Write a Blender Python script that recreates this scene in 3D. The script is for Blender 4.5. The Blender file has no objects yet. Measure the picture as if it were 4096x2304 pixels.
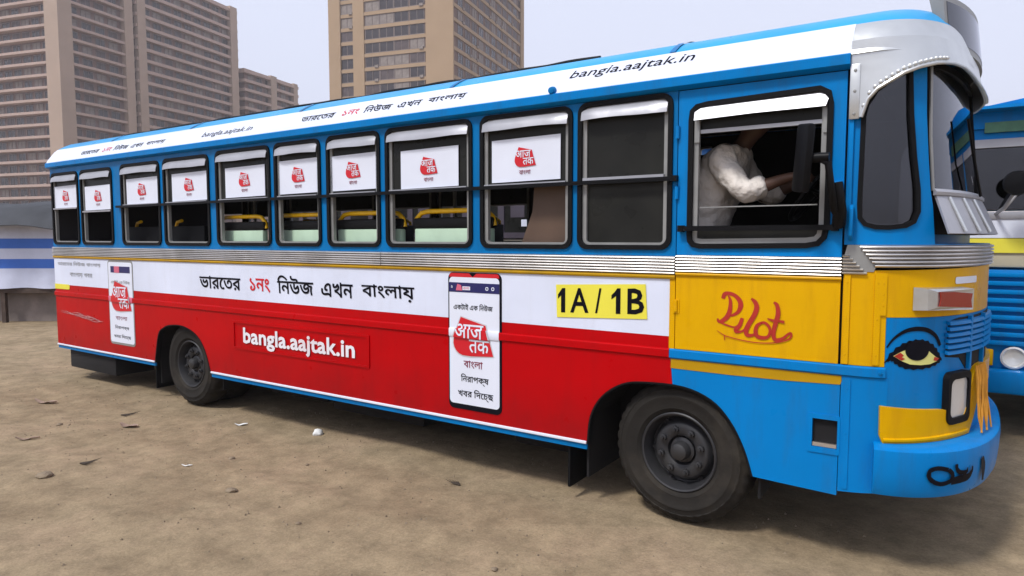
import bpy, bmesh, math, random
from mathutils import Vector, Matrix
R=math.radians; PI=math.pi
random.seed(7)
sc=bpy.context.scene
col=sc.collection
# ------------------------------------------------------------------ camera, world, sun, exposure
CAM=Vector((1.35991,-3.76819,1.70))
cr=Vector((0.831446,0.555605,0)); cu_=Vector((-0.040581,0.060729,0.997329)); cf=Vector((-0.554121,0.829226,-0.073040))
cd=bpy.data.cameras.new('camera'); cam=bpy.data.objects.new('camera',cd); col.objects.link(cam)
m3=Matrix((cr,cu_,-cf)).transposed()
cam.matrix_world=Matrix.Translation(CAM)@m3.to_4x4()
cd.sensor_width=36; cd.lens=23.758; cd.clip_start=0.05; cd.clip_end=5000
sc.camera=cam
FH=Vector((cf.x,cf.y,0)).normalized(); RT=Vector((cr.x,cr.y,0)).normalized()
SUN_EL=55; SUN_AZ=Vector((-0.30,-1.0,0)).normalized()      # horizontal direction towards the sun
w=bpy.data.worlds.new('World'); sc.world=w; w.use_nodes=True
nt=w.node_tree; bg=nt.nodes['Background']
sky=nt.nodes.new('ShaderNodeTexSky'); sky.sky_type='NISHITA'; sky.sun_disc=False
sky.sun_elevation=R(SUN_EL); sky.sun_rotation=math.atan2(SUN_AZ.x,SUN_AZ.y)
sky.air_density=1.0; sky.dust_density=6.0; sky.ozone_density=1.0
hs=nt.nodes.new('ShaderNodeHueSaturation'); hs.inputs['Saturation'].default_value=0.25
nt.links.new(sky.outputs[0],hs.inputs['Color'])
mx=nt.nodes.new('ShaderNodeMix'); mx.data_type='RGBA'; mx.inputs[0].default_value=0.82
mx.inputs[7].default_value=(7.5,8.0,9.9,1)      # even cloud deck
nt.links.new(hs.outputs[0],mx.inputs[6]); nt.links.new(mx.outputs[2],bg.inputs['Color'])
bg.inputs['Strength'].default_value=0.096
sd=bpy.data.lights.new('sun','SUN'); sd.energy=2.2; sd.angle=R(10); sd.color=(1,0.975,0.94)
so=bpy.data.objects.new('sun',sd); col.objects.link(so)
sv=(SUN_AZ*math.cos(R(SUN_EL))+Vector((0,0,math.sin(R(SUN_EL)))))
so.rotation_euler=sv.to_track_quat('Z','Y').to_euler(); so.location=(0,-20,30)
sc.view_settings.view_transform='Standard'; sc.view_settings.look='None'
sc.view_settings.exposure=0.34; sc.view_settings.gamma=1.0; sc.view_settings.use_curve_mapping=False
sc.render.engine='CYCLES'
try: sc.cycles.use_denoising=True
except Exception: pass
sc.cycles.max_bounces=6; sc.cycles.transparent_max_bounces=12

# ------------------------------------------------------------------ materials
M={}
def mat(name,c,rough=0.5,metal=0.0,var=0.0,scale=3.0,bump=0.0,bscale=8.0,spec=0.5,dirt=0.0,dirtc=(0.16,0.125,0.09),coat=0.0,rvar=0.0,streak=False,zdust=None):
    m=bpy.data.materials.new(name); m.use_nodes=True; n=m.node_tree; P=n.nodes['Principled BSDF']
    P.inputs['Roughness'].default_value=rough; P.inputs['Metallic'].default_value=metal
    P.inputs['Specular IOR Level'].default_value=spec
    if coat: P.inputs['Coat Weight'].default_value=coat; P.inputs['Coat Roughness'].default_value=0.12
    tc=n.nodes.new('ShaderNodeTexCoord')
    def noise(s,det=4,vec=None):
        t=n.nodes.new('ShaderNodeTexNoise'); t.inputs['Scale'].default_value=s; t.inputs['Detail'].default_value=det
        n.links.new(vec or tc.outputs['Object'],t.inputs['Vector']); return t
    last=None
    rgb=n.nodes.new('ShaderNodeRGB'); rgb.outputs[0].default_value=(*c,1); last=rgb.outputs[0]
    if var:
        t=noise(scale); r=n.nodes.new('ShaderNodeMapRange'); r.inputs[1].default_value=.3; r.inputs[2].default_value=.7
        r.inputs[3].default_value=1-var; r.inputs[4].default_value=1+var*.5
        n.links.new(t.outputs['Fac'],r.inputs[0])
        h=n.nodes.new('ShaderNodeHueSaturation'); n.links.new(last,h.inputs['Color']); n.links.new(r.outputs[0],h.inputs['Value']); last=h.outputs[0]
    if dirt:
        mp=n.nodes.new('ShaderNodeMapping'); mp.inputs['Scale'].default_value=(6,6,0.9) if streak else (1,1,1)
        n.links.new(tc.outputs['Object'],mp.inputs['Vector'])
        t=noise(1.7,8,mp.outputs[0]); t.inputs['Roughness'].default_value=.65
        r=n.nodes.new('ShaderNodeMapRange'); r.inputs[1].default_value=.50; r.inputs[2].default_value=.78; r.inputs[3].default_value=0; r.inputs[4].default_value=dirt
        n.links.new(t.outputs['Fac'],r.inputs[0]); fac=r.outputs[0]
        if zdust:
            s=n.nodes.new('ShaderNodeSeparateXYZ'); n.links.new(tc.outputs['Object'],s.inputs[0])
            r2=n.nodes.new('ShaderNodeMapRange'); r2.inputs[1].default_value=zdust[0]; r2.inputs[2].default_value=zdust[1]; r2.inputs[3].default_value=zdust[2]; r2.inputs[4].default_value=0
            n.links.new(s.outputs[2],r2.inputs[0])
            t2=noise(5,6); ml=n.nodes.new('ShaderNodeMath'); ml.operation='MULTIPLY'; n.links.new(r2.outputs[0],ml.inputs[0]); n.links.new(t2.outputs['Fac'],ml.inputs[1])
            ad=n.nodes.new('ShaderNodeMath'); ad.operation='ADD'; ad.use_clamp=True; n.links.new(fac,ad.inputs[0]); n.links.new(ml.outputs[0],ad.inputs[1]); fac=ad.outputs[0]
        k=n.nodes.new('ShaderNodeMix'); k.data_type='RGBA'; k.inputs[7].default_value=(*dirtc,1)
        n.links.new(fac,k.inputs[0]); n.links.new(last,k.inputs[6]); last=k.outputs[2]
    n.links.new(last,P.inputs['Base Color'])
    if rvar:
        t=noise(6,5); r=n.nodes.new('ShaderNodeMapRange'); r.inputs[3].default_value=max(.02,rough-rvar); r.inputs[4].default_value=min(1,rough+rvar)
        n.links.new(t.outputs['Fac'],r.inputs[0]); n.links.new(r.outputs[0],P.inputs['Roughness'])
    if bump:
        t=noise(bscale,3); b=n.nodes.new('ShaderNodeBump'); b.inputs['Strength'].default_value=bump; b.inputs['Distance'].default_value=.05
        n.links.new(t.outputs['Fac'],b.inputs['Height']); n.links.new(b.outputs[0],P.inputs['Normal'])
    M[name]=m; return m
paint=dict(rough=.32,spec=.11,var=.09,scale=1.6,bump=.09,bscale=2.6,rvar=.14)
mat('blue',(0.0005,0.195,0.54),dirt=.35,streak=True,dirtc=(.035,.07,.12),**paint)
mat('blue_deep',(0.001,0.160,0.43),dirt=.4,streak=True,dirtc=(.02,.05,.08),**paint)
mat('blue_roof',(0.020,0.34,0.70),dirt=.25,streak=False,dirtc=(.06,.12,.18),**paint)
mat('red',(0.47,0.0004,0.003),dirt=.18,streak=True,dirtc=(.16,.010,.012),zdust=(.40,.80,.75),**paint)
mat('yellow',(0.71,0.38,0.0005),dirt=.40,streak=True,dirtc=(.38,.16,.01),**paint)
mat('yellow_old',(0.48,0.27,0.008),dirt=.8,dirtc=(.13,.09,.03),**paint)
mat('white',(0.70,0.745,0.88),dirt=.14,streak=True,dirtc=(.42,.40,.40),**paint)
mat('vinyl',(0.74,0.775,0.88),rough=.45,var=.04,dirt=.10,dirtc=(.5,.48,.5))
mat('vinyl_red',(0.60,0.006,0.016),rough=.4,var=.05)
mat('vinyl_navy',(0.012,0.012,0.10),rough=.4)
mat('vinyl_maroon',(0.20,0.006,0.04),rough=.4)
mat('vinyl_pink',(0.62,0.12,0.20),rough=.4)
mat('logo_grey',(.55,.55,.58),rough=.5)
mat('ink',(0.005,0.005,0.009),rough=.5,spec=.08)
mat('ink_red',(0.42,0.02,0.008),rough=.45,var=.12,scale=14)
mat('letter_white',(0.80,0.78,0.82),rough=.45,dirt=.4,dirtc=(.55,.2,.2))
mat('sticker_yellow',(0.80,0.72,0.06),rough=.45,var=.05)
mat('eye_yellow',(0.70,0.68,0.22),rough=.5)
mat('chrome',(0.78,0.75,0.72),rough=.36,metal=1,var=.12,scale=2,dirt=.55,dirtc=(.22,.18,.12),rvar=.08)
mat('alu',(0.66,0.67,0.66),rough=.34,metal=.85,var=.12,scale=4,bump=.10,bscale=5,dirt=.4,dirtc=(.28,.28,.25))
mat('silver_paint',(0.40,0.40,0.43),rough=.38,metal=.35,var=.10,scale=4,bump=.08,bscale=6,dirt=.3,dirtc=(.2,.2,.2))
mat('frame_grey',(0.30,0.30,0.29),rough=.45,metal=.3,var=.15,scale=6)
mat('rubber',(0.006,0.006,0.007),rough=.6,spec=.13,var=.2,scale=8)
mat('tyre',(0.022,0.0195,0.017),rough=.85,spec=.2,var=.25,scale=5,dirt=.8,dirtc=(.075,.062,.046),bump=.08,bscale=30)
mat('rim',(0.034,0.034,0.038),rough=.5,metal=.3,var=.25,scale=9,dirt=.5,dirtc=(.06,.055,.045))
mat('dark',(0.006,0.005,0.006),rough=.9,var=.3,scale=3)
mat('bar_black',(0.004,0.004,0.005),rough=.45,spec=.15)
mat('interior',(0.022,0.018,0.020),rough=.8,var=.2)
mat('mint',(0.46,0.62,0.46),rough=.5,var=.08,scale=5,dirt=.3,dirtc=(.2,.26,.2))
mat('seat_black',(0.006,0.006,0.007),rough=.65,spec=.2)
mat('rail_yellow',(0.88,0.50,0.004),rough=.35,var=.1,scale=12)
mat('brown_board',(0.105,0.062,0.040),rough=.55,var=.2,scale=4,dirt=.4,dirtc=(.12,.08,.05))
mat('film',(0.020,0.020,0.018),rough=.30,var=.35,scale=3,dirt=.4,dirtc=(.045,.045,.032),rvar=.12,spec=.14)
mat('lens_red',(0.26,0.018,0.008),rough=.25,coat=.3)
mat('lens_white',(0.72,0.72,0.70),rough=.16,bump=.06,bscale=30,coat=.6,metal=.25)
mat('bus_grey',(.075,.062,.080),rough=.5,var=.2)
mat('cream',(0.55,0.50,0.36),rough=.5,var=.1)
mat('green_board',(0.10,0.26,0.16),rough=.5,var=.3,scale=9)
mat('skin',(0.11,0.055,0.035),rough=.55)
mat('shirt',(0.74,0.68,0.62),rough=.85,var=.08,scale=9,bump=.5,bscale=14)
mat('trousers',(0.035,0.035,0.045),rough=.9)
mat('hair',(0.008,0.007,0.007),rough=.6)
def glass(name,tint,ior=1.5):
    m=bpy.data.materials.new(name); m.use_nodes=True; n=m.node_tree
    for x in list(n.nodes):
        if x.type!='OUTPUT_MATERIAL': n.nodes.remove(x)
    o=[x for x in n.nodes][0]; t=n.nodes.new('ShaderNodeBsdfTransparent'); t.inputs[0].default_value=(*tint,1)
    g=n.nodes.new('ShaderNodeBsdfGlossy'); g.inputs['Roughness'].default_value=.03; g.inputs[0].default_value=(.95,.95,1,1)
    f=n.nodes.new('ShaderNodeFresnel'); f.inputs[0].default_value=ior
    x=n.nodes.new('ShaderNodeMixShader'); n.links.new(f.outputs[0],x.inputs[0]); n.links.new(t.outputs[0],x.inputs[1]); n.links.new(g.outputs[0],x.inputs[2]); n.links.new(x.outputs[0],o.inputs[0])
    M[name]=m
glass('glass',(.30,.31,.32),2.1); glass('glass_clear',(.72,.74,.75)); glass('glass_smoke',(.16,.16,.17),1.75)

# ------------------------------------------------------------------ mesh helpers
def link(name,me,m=None,parent=None):
    if m is not None:
        me.materials.clear(); me.materials.append(M[m] if isinstance(m,str) else m)
    o=bpy.data.objects.new(name,me); col.objects.link(o)
    if parent is not None: o.parent=parent
    return o
def fin(bm,name,m,parent=None,smooth=False,recalc=True):
    if recalc: bmesh.ops.recalc_face_normals(bm,faces=bm.faces)
    me=bpy.data.meshes.new(name); bm.to_mesh(me); bm.free()
    if smooth:
        for p in me.polygons: p.use_smooth=True
        try: me.set_sharp_from_angle(angle=R(38))
        except Exception: pass
    return link(name,me,m,parent)
def tag(o,label,cat=None,group=None,kind=None):
    if label: o['label']=label
    if cat: o['category']=cat
    if group: o['group']=group
    if kind: o['kind']=kind
    return o
def empty(name,loc=(0,0,0),rz=0):
    o=bpy.data.objects.new(name,None); col.objects.link(o); o.location=loc; o.rotation_euler=(0,0,rz); o.empty_display_size=.2; return o
def bm_box(bm,x0,x1,y0,y1,z0,z1,mtx=None,bev=0):
    vs=[bm.verts.new((x,y,z)) for x in (x0,x1) for y in (y0,y1) for z in (z0,z1)]
    fs=[(0,1,3,2),(4,6,7,5),(0,4,5,1),(2,3,7,6),(0,2,6,4),(1,5,7,3)]
    ff=[bm.faces.new([vs[i] for i in f]) for f in fs]
    if bev:
        es=list({e for f in ff for e in f.edges})
        r=bmesh.ops.bevel(bm,geom=es,offset=bev,segments=2,affect='EDGES',profile=.5)
        vs=list({v for f in r['faces'] for v in f.verts}|{v for v in vs if v.is_valid})
    if mtx is not None: bmesh.ops.transform(bm,matrix=mtx,verts=[v for v in vs if v.is_valid])
def box(name,x0,x1,y0,y1,z0,z1,m,parent=None,bev=0,mtx=None):
    bm=bmesh.new(); bm_box(bm,x0,x1,y0,y1,z0,z1,mtx,bev); return fin(bm,name,m,parent,smooth=bool(bev))
def bm_tube(bm,pts,r,n=10,closed=False,flat=1.0):
    pts=[Vector(p) for p in pts]; rings=[]; N=len(pts); up=Vector((0,0,1)); prev=None
    rr=r if isinstance(r,(list,tuple)) else [r]*N
    for i,p in enumerate(pts):
        if closed: d=pts[(i+1)%N]-pts[i-1]
        else: d=pts[min(i+1,N-1)]-pts[max(i-1,0)]
        d.normalize()
        a=prev-d*prev.dot(d) if prev is not None else (up if abs(d.z)<.9 else Vector((1,0,0))).cross(d)
        if a.length<1e-6: a=Vector((0,1,0)).cross(d)
        a.normalize(); prev=a; b=d.cross(a)
        rings.append([bm.verts.new(p+(a*math.cos(2*PI*k/n)+b*flat*math.sin(2*PI*k/n))*rr[i]) for k in range(n)])
    for i in range(N if closed else N-1):
        A,B=rings[i],rings[(i+1)%N]
        for k in range(n): bm.faces.new((A[k],A[(k+1)%n],B[(k+1)%n],B[k]))
    if not closed:
        bm.faces.new(rings[0][::-1]); bm.faces.new(rings[-1])
def tube(name,pts,r,m,parent=None,n=10,closed=False):
    bm=bmesh.new(); bm_tube(bm,pts,r,n,closed); return fin(bm,name,m,parent,smooth=True)
def bm_lathe(bm,prof,n,mtx=None,close=False,nocap=False):
    # prof list of (r, y): axis = Y
    rings=[]
    for r,y in prof:
        rings.append([bm.verts.new((r*math.cos(2*PI*k/n),y,r*math.sin(2*PI*k/n))) for k in range(n)])
    allv=[v for q in rings for v in q]
    L=len(rings)
    for i in range(L if close else L-1):
        A,B=rings[i],rings[(i+1)%L]
        for k in range(n): bm.faces.new((A[k],A[(k+1)%n],B[(k+1)%n],B[k]))
    if not close:
        if prof[0][0]<.06 or nocap is False: bm.faces.new(rings[0])
        if prof[-1][0]<.06 or nocap is False: bm.faces.new(rings[-1][::-1])
    if mtx is not None: bmesh.ops.transform(bm,matrix=mtx,verts=allv)
def lathe(name,prof,n,m,parent=None,mtx=None,close=False,nocap=False):
    bm=bmesh.new(); bm_lathe(bm,prof,n,mtx,close,nocap); return fin(bm,name,m,parent,smooth=True)

# bus side / front surface: u runs along the near side (u = X - XS) and round the bowed nose; z is height; off = outwards
XS,AX,BY,XR,AR=0.93,0.555,1.10,-7.90,0.12
def arc_table(ax):
    t=[(0.,0.)]; n=400; px,py=0.,0.
    for i in range(1,n+1):
        f=i/n*PI/2; x=ax*math.sin(f); y=BY*(1-math.cos(f)); t.append((t[-1][0]+math.hypot(x-px,y-py),f)); px,py=x,y
    return t
TF=arc_table(AX); TR=arc_table(AR); UC=TF[-1][0]; UR0=XR-XS; URC=UR0-TR[-1][0]
def phi(tab,s):
    s=max(0,min(s,tab[-1][0])); lo,hi=0,len(tab)-1
    while hi-lo>1:
        md=(lo+hi)//2
        if tab[md][0]<=s: lo=md
        else: hi=md
    a,b=tab[lo],tab[hi]; return a[1]+(b[1]-a[1])*((s-a[0])/(b[0]-a[0]) if b[0]>a[0] else 0)
def S(u,off=0.0,z=0.0):
    if u<=0 and u>=UR0: return Vector((XS+u,-off,z))
    if u>0: f=phi(TF,u); ax,x0,sg=AX,XS,1
    else: f=phi(TR,UR0-u); ax,x0,sg=AR,XR,-1
    x=ax*math.sin(f); y=BY*(1-math.cos(f))
    nx,ny=math.sin(f)/ax,-math.cos(f)/BY; l=math.hypot(nx,ny); nx/=l; ny/=l
    return Vector((x0+sg*(x+nx*off),y+ny*off,z))
def U(x): return x-XS
def RAIL(u,o,z): return S(u,o+(.0135 if .9985<z<1.0645 else 0),z)
def bend(me,fn=None,step=.045):
    """cut a flat (u,z,w) mesh where the surface curves, then lay it on the body"""
    bm=bmesh.new(); bm.from_mesh(me)
    if bm.verts:
        us=[v.co.x for v in bm.verts]; a,b=min(us),max(us)
        cuts=[]
        if b>0: 
            k=0.0
            while k<b:
                if k>a: cuts.append(k)
                k+=step
        if a<UR0:
            k=UR0
            while k>a:
                if k<b: cuts.append(k)
                k-=.05
        for k in cuts:
            bmesh.ops.bisect_plane(bm,geom=bm.verts[:]+bm.edges[:]+bm.faces[:],plane_co=(k,0,0),plane_no=(1,0,0),dist=1e-5)
    if fn is RAIL:
        for zc in (.998,.9995,1.0635,1.065): bmesh.ops.bisect_plane(bm,geom=bm.verts[:]+bm.edges[:]+bm.faces[:],plane_co=(0,zc,0),plane_no=(0,1,0),dist=1e-5)
    fn=fn or S
    for v in bm.verts: v.co=fn(v.co.x,v.co.z,v.co.y)
    bm.to_mesh(me); bm.free(); return me
def curve_mesh(loops,th):
    c=bpy.data.curves.new('c','CURVE'); c.dimensions='2D'; c.fill_mode='BOTH'; c.extrude=th/2
    for lp in loops:
        s=c.splines.new('POLY'); s.points.add(len(lp)-1); s.use_cyclic_u=True
        for i,p in enumerate(lp): s.points[i].co=(p[0],p[1],0,1)
    o=bpy.data.objects.new('c',c); me=bpy.data.meshes.new_from_object(o)
    bpy.data.objects.remove(o); bpy.data.curves.remove(c); return me
def sheet(name,outer,holes,m,parent,off=0.0,th=.02,fn=None):
    me=curve_mesh([outer]+list(holes),th)
    for v in me.vertices: v.co.z+=off-th/2
    bend(me,fn); me.name=name
    for p in me.polygons: p.use_smooth=True
    me.set_sharp_from_angle(angle=R(30))
    return link(name,me,m,parent)
def decal(name,outer,m,parent,off=.003,holes=(),fn=None):
    return sheet(name,outer,holes,m,parent,off=off,th=.0016,fn=fn)
def rect(a,b,c,d): return [(a,c),(b,c),(b,d),(a,d)]
def rrect(a,b,c,d,r,n=6):
    p=[]
    for cx,cz,s in ((b-r,d-r,0),(a+r,d-r,1),(a+r,c+r,2),(b-r,c+r,3)):
        for i in range(n+1):
            t=(s+i/n)*PI/2; p.append((cx+r*math.cos(t),cz+r*math.sin(t)))
    return p
def steps(a,b,extra=()):
    k=[a,b]+[x for x in extra if a<x<b]
    x=0.0
    while x<b:
        if x>a: k.append(x)
        x+=.035
    x=UR0
    while x>a:
        if x<b: k.append(x)
        x-=.05
    if a<UR0<b: k.append(UR0)
    return sorted(set(round(v,5) for v in k))
def sweep(name,u0,u1,prof,m,parent,smooth=True,fn=None):
    """closed profile [(off,z)] swept along the body"""
    us=steps(u0,u1); bm=bmesh.new(); f=fn or S
    rings=[[bm.verts.new(f(u,o,z)) for o,z in prof] for u in us]
    n=len(prof)
    for i in range(len(rings)-1):
        for k in range(n): bm.faces.new((rings[i][k],rings[i][(k+1)%n],rings[i+1][(k+1)%n],rings[i+1][k]))
    bm.faces.new(rings[0][::-1]); bm.faces.new(rings[-1])
    return fin(bm,name,m,parent,smooth)
def mirror(o,parent=None):
    me=o.data.copy()
    for v in me.vertices: v.co.y=2*BY-v.co.y
    me.flip_normals()
    q=bpy.data.objects.new(o.name.split('.')[0],me); col.objects.link(q); q.parent=parent if parent is not None else o.parent
    return q
TCACHE={}
def text_bm(s,shear=0,bold=0.0,space=1.0):
    """outlines of the words, filled by winding number so that overlapping strokes stay solid"""
    key=(s,shear,bold,space)
    if key in TCACHE: return TCACHE[key].copy()
    c=bpy.data.curves.new('t','FONT'); c.body=s; c.shear=shear; c.space_character=space; c.resolution_u=2; c.fill_mode='NONE'
    o=bpy.data.objects.new('t',c); me=bpy.data.meshes.new_from_object(o)
    bpy.data.objects.remove(o); bpy.data.curves.remove(c)
    nb={}
    for e in me.edges:
        a,b=e.vertices; nb.setdefault(a,[]).append(b); nb.setdefault(b,[]).append(a)
    seen=set(); loops=[]
    for v in range(len(me.vertices)):
        if v in seen or v not in nb: continue
        lp=[v]; seen.add(v); nx=v+1 if v+1 in nb[v] else nb[v][0]
        while nx is not None and nx not in seen:
            lp.append(nx); seen.add(nx); nx=next((q for q in nb[nx] if q not in seen),None)
        if len(lp)>2: loops.append([Vector(me.vertices[q].co[:2]) for q in lp])
    bpy.data.meshes.remove(me)
    def area(l): return sum(l[i].x*l[(i+1)%len(l)].y-l[(i+1)%len(l)].x*l[i].y for i in range(len(l)))
    big=max(loops,key=lambda l:abs(area(l))); sg=1 if area(big)>0 else -1
    if bold:
        nl=[]
        for l in loops:
            n_=len(l); q=[]
            for i in range(n_):
                d1=(l[i]-l[i-1]); d2=(l[(i+1)%n_]-l[i])
                if d1.length<1e-7: d1=d2
                if d2.length<1e-7: d2=d1
                d1=d1.normalized(); d2=d2.normalized(); nn=Vector((d1.y+d2.y,-d1.x-d2.x))
                if nn.length<1e-6: nn=Vector((d1.y,-d1.x))
                q.append(l[i]+nn.normalized()*bold*sg)
            nl.append(q)
        loops=nl
    V=[];E=[]
    for l in loops:
        k=len(V); V+=l; E+=[(k+i,k+(i+1)%len(l)) for i in range(len(l))]
    from mathutils.geometry import delaunay_2d_cdt
    ov,oe,of,_,_,_=delaunay_2d_cdt(V,E,[],0,1e-6)
    bb=[(min(p.x for p in l),max(p.x for p in l),min(p.y for p in l),max(p.y for p in l),l) for l in loops]
    keep=[]
    for f in of:
        x=sum(ov[i].x for i in f)/len(f); y=sum(ov[i].y for i in f)/len(f); wn=0
        for x0,x1,y0,y1,l in bb:
            if not(x0<=x<=x1 and y0<=y<=y1): continue
            for i in range(len(l)):
                a,b=l[i-1],l[i]
                if (a.y<=y)!=(b.y<=y):
                    t=(y-a.y)/(b.y-a.y)
                    if a.x+t*(b.x-a.x)>x: wn+=1 if b.y>a.y else -1
        if wn: keep.append(f)
    m_=bpy.data.meshes.new('t'); m_.from_pydata([(v.x,v.y,0) for v in ov],[],[list(f) for f in keep])
    bm=bmesh.new(); bm.from_mesh(m_); bmesh.ops.delete(bm,geom=[v for v in bm.verts if not v.link_faces],context='VERTS')
    bmesh.ops.recalc_face_normals(bm,faces=bm.faces); bm.to_mesh(m_); bm.free()
    TCACHE[key]=m_; return m_.copy()
def text(name,s,u0,u1,z0,z1,m,parent,off=.005,shear=0,bold=0.0,fn=None,space=1.0):
    me=text_bm(s,shear,bold,space)
    if not me.vertices: return None
    xs=[v.co.x for v in me.vertices]; ys=[v.co.y for v in me.vertices]; a,b,c,d=min(xs),max(xs),min(ys),max(ys)
    for v in me.vertices:
        v.co=Vector((u0+(v.co.x-a)/(b-a)*(u1-u0), z0+(v.co.y-c)/(d-c)*(z1-z0), off))
    bend(me,fn); me.name=name; return link(name,me,m,parent)
def stroke(name,lines,m,parent,off=.005,fn=None,smoothn=4):
    """brush strokes: list of (points, width or list of widths) as one flat lettering mesh"""
    bm=bmesh.new()
    for li,(pts,wd) in enumerate(lines):
        P=[Vector((p[0],p[1],0)) for p in pts]; Q=[]
        W=wd if isinstance(wd,(list,tuple)) else [wd]*len(P); WW=[]
        for i in range(len(P)-1):
            p0,p1,p2,p3=P[max(i-1,0)],P[i],P[i+1],P[min(i+2,len(P)-1)]
            for k in range(smoothn):
                t=k/smoothn
                Q.append(.5*((2*p1)+(-p0+p2)*t+(2*p0-5*p1+4*p2-p3)*t*t+(-p0+3*p1-3*p2+p3)*t**3)); WW.append(W[i]*(1-t)+W[i+1]*t)
        Q.append(P[-1]); WW.append(W[-1]); prev=None
        zo=off+li*.0006
        for i,q in enumerate(Q):
            d=(Q[min(i+1,len(Q)-1)]-Q[max(i-1,0)]); 
            if d.length<1e-7: continue
            d.normalize(); nn=Vector((-d.y,d.x,0))*WW[i]/2
            a=bm.verts.new(q+nn+Vector((0,0,zo))); b=bm.verts.new(q-nn+Vector((0,0,zo)))
            if prev: bm.faces.new((prev[0],prev[1],b,a))
            prev=(a,b)
    me=bpy.data.meshes.new(name); bmesh.ops.recalc_face_normals(bm,faces=bm.faces); bm.to_mesh(me); bm.free()
    bend(me,fn,.03); return link(name,me,m,parent)

# ------------------------------------------------------------------ ground
def hsh(x,y):
    v=math.sin(x*12.9898+y*78.233)*43758.5453; return v-math.floor(v)
def vnoise(x,y):
    i,j=math.floor(x),math.floor(y); fx,fy=x-i,y-j; fx=fx*fx*(3-2*fx); fy=fy*fy*(3-2*fy)
    return (hsh(i,j)*(1-fx)+hsh(i+1,j)*fx)*(1-fy)+(hsh(i,j+1)*(1-fx)+hsh(i+1,j+1)*fx)*fy
def gz(x,y):
    h=0; a=.030; s=.9
    for _ in range(4): h+=a*(vnoise(x*s+3.1,y*s+7.7)-.5); a*=.5; s*=2.1
    for yc,ph_,wd in ((-.55,0.,.16),(-1.02,.0,.14),(-2.05,1.3,.17),(-2.6,1.3,.15)):
        c=yc+.10*math.sin(x*.35+ph_); d=(y-c)/wd
        if abs(d)<2.2:
            h+=-.011*math.exp(-d*d*1.6)+.006*math.exp(-(abs(d)-1.35)**2*7)+(.0022*(1 if math.sin(x*62+d*2.5)>0 else -1)*vnoise(x*1.3,y*2) if abs(d)<.8 else 0)
    # flat where wheels press
    for wx in (0,-5.1):
        for wy in (.2,.32,2.0):
            d=math.hypot((x-wx),(y-wy)); h*=min(1,max(0,(d-.25)/.6))
    return h-.004
def axis(lo,hi,fine,far):
    a=[]; x=lo
    while x<=hi+1e-6: a.append(x); x+=fine
    g=fine; l=lo; 
    while l>-far: g*=1.5; l-=g; a.insert(0,l)
    g=fine; h=hi
    while h<far: g*=1.5; h+=g; a.append(h)
    return a
mg=bpy.data.materials.new('dirt'); mg.use_nodes=True; n=mg.node_tree; P=n.nodes['Principled BSDF']; P.inputs['Roughness'].default_value=.95; P.inputs['Specular IOR Level'].default_value=.15
tc=n.nodes.new('ShaderNodeTexCoord')
def nz(s,d,rg=.6):
    t=n.nodes.new('ShaderNodeTexNoise'); t.inputs['Scale'].default_value=s; t.inputs['Detail'].default_value=d; t.inputs['Roughness'].default_value=rg; n.links.new(tc.outputs['Object'],t.inputs['Vector']); return t
n1=nz(.85,8,.62); n2=nz(5,9,.72); n3=nz(70,5,.75)
rp=n.nodes.new('ShaderNodeValToRGB'); e=rp.color_ramp.elements; e[0].position=.32; e[0].color=(.215,.158,.098,1); e[1].position=.66; e[1].color=(.315,.232,.150,1)
e2=rp.color_ramp.elements.new(.5); e2.color=(.272,.208,.130,1)
n.links.new(n1.outputs['Fac'],rp.inputs[0])
ov=n.nodes.new('ShaderNodeMix'); ov.data_type='RGBA'; ov.blend_type='OVERLAY'; ov.inputs[0].default_value=.75
n.links.new(rp.outputs[0],ov.inputs[6]); n.links.new(n2.outputs['Fac'],ov.inputs[7])
ov2=n.nodes.new('ShaderNodeMix'); ov2.data_type='RGBA'; ov2.blend_type='OVERLAY'; ov2.inputs[0].default_value=.5
n.links.new(ov.outputs[2],ov2.inputs[6]); n.links.new(n3.outputs['Fac'],ov2.inputs[7]); n.links.new(ov2.outputs[2],P.inputs['Base Color'])
b1=n.nodes.new('ShaderNodeBump'); b1.inputs['Strength'].default_value=.45; b1.inputs['Distance'].default_value=.03; n.links.new(n2.outputs['Fac'],b1.inputs['Height'])
b2=n.nodes.new('ShaderNodeBump'); b2.inputs['Strength'].default_value=.35; b2.inputs['Distance'].default_value=.008; n.links.new(n3.outputs['Fac'],b2.inputs['Height']); n.links.new(b1.outputs[0],b2.inputs['Normal']); n.links.new(b2.outputs[0],P.inputs['Normal'])
xs=axis(-11,2.6,.085,2500); ys=axis(-3.2,4,.085,2500)
vs=[]; fs=[]
for y in ys:
    for x in xs:
        near=(-11.01<=x<=2.61 and -3.21<=y<=4.01)
        vs.append((x,y,gz(x,y) if near else -.004))
W_=len(xs)
for j in range(len(ys)-1):
    for i in range(W_-1): fs.append((j*W_+i,j*W_+i+1,(j+1)*W_+i+1,(j+1)*W_+i))
me=bpy.data.meshes.new('ground'); me.from_pydata(vs,[],fs); me.update()
for p in me.polygons: p.use_smooth=True
g=link('ground',me,mg); tag(g,'bare brown dirt ground of the bus yard',kind='structure')

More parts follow.
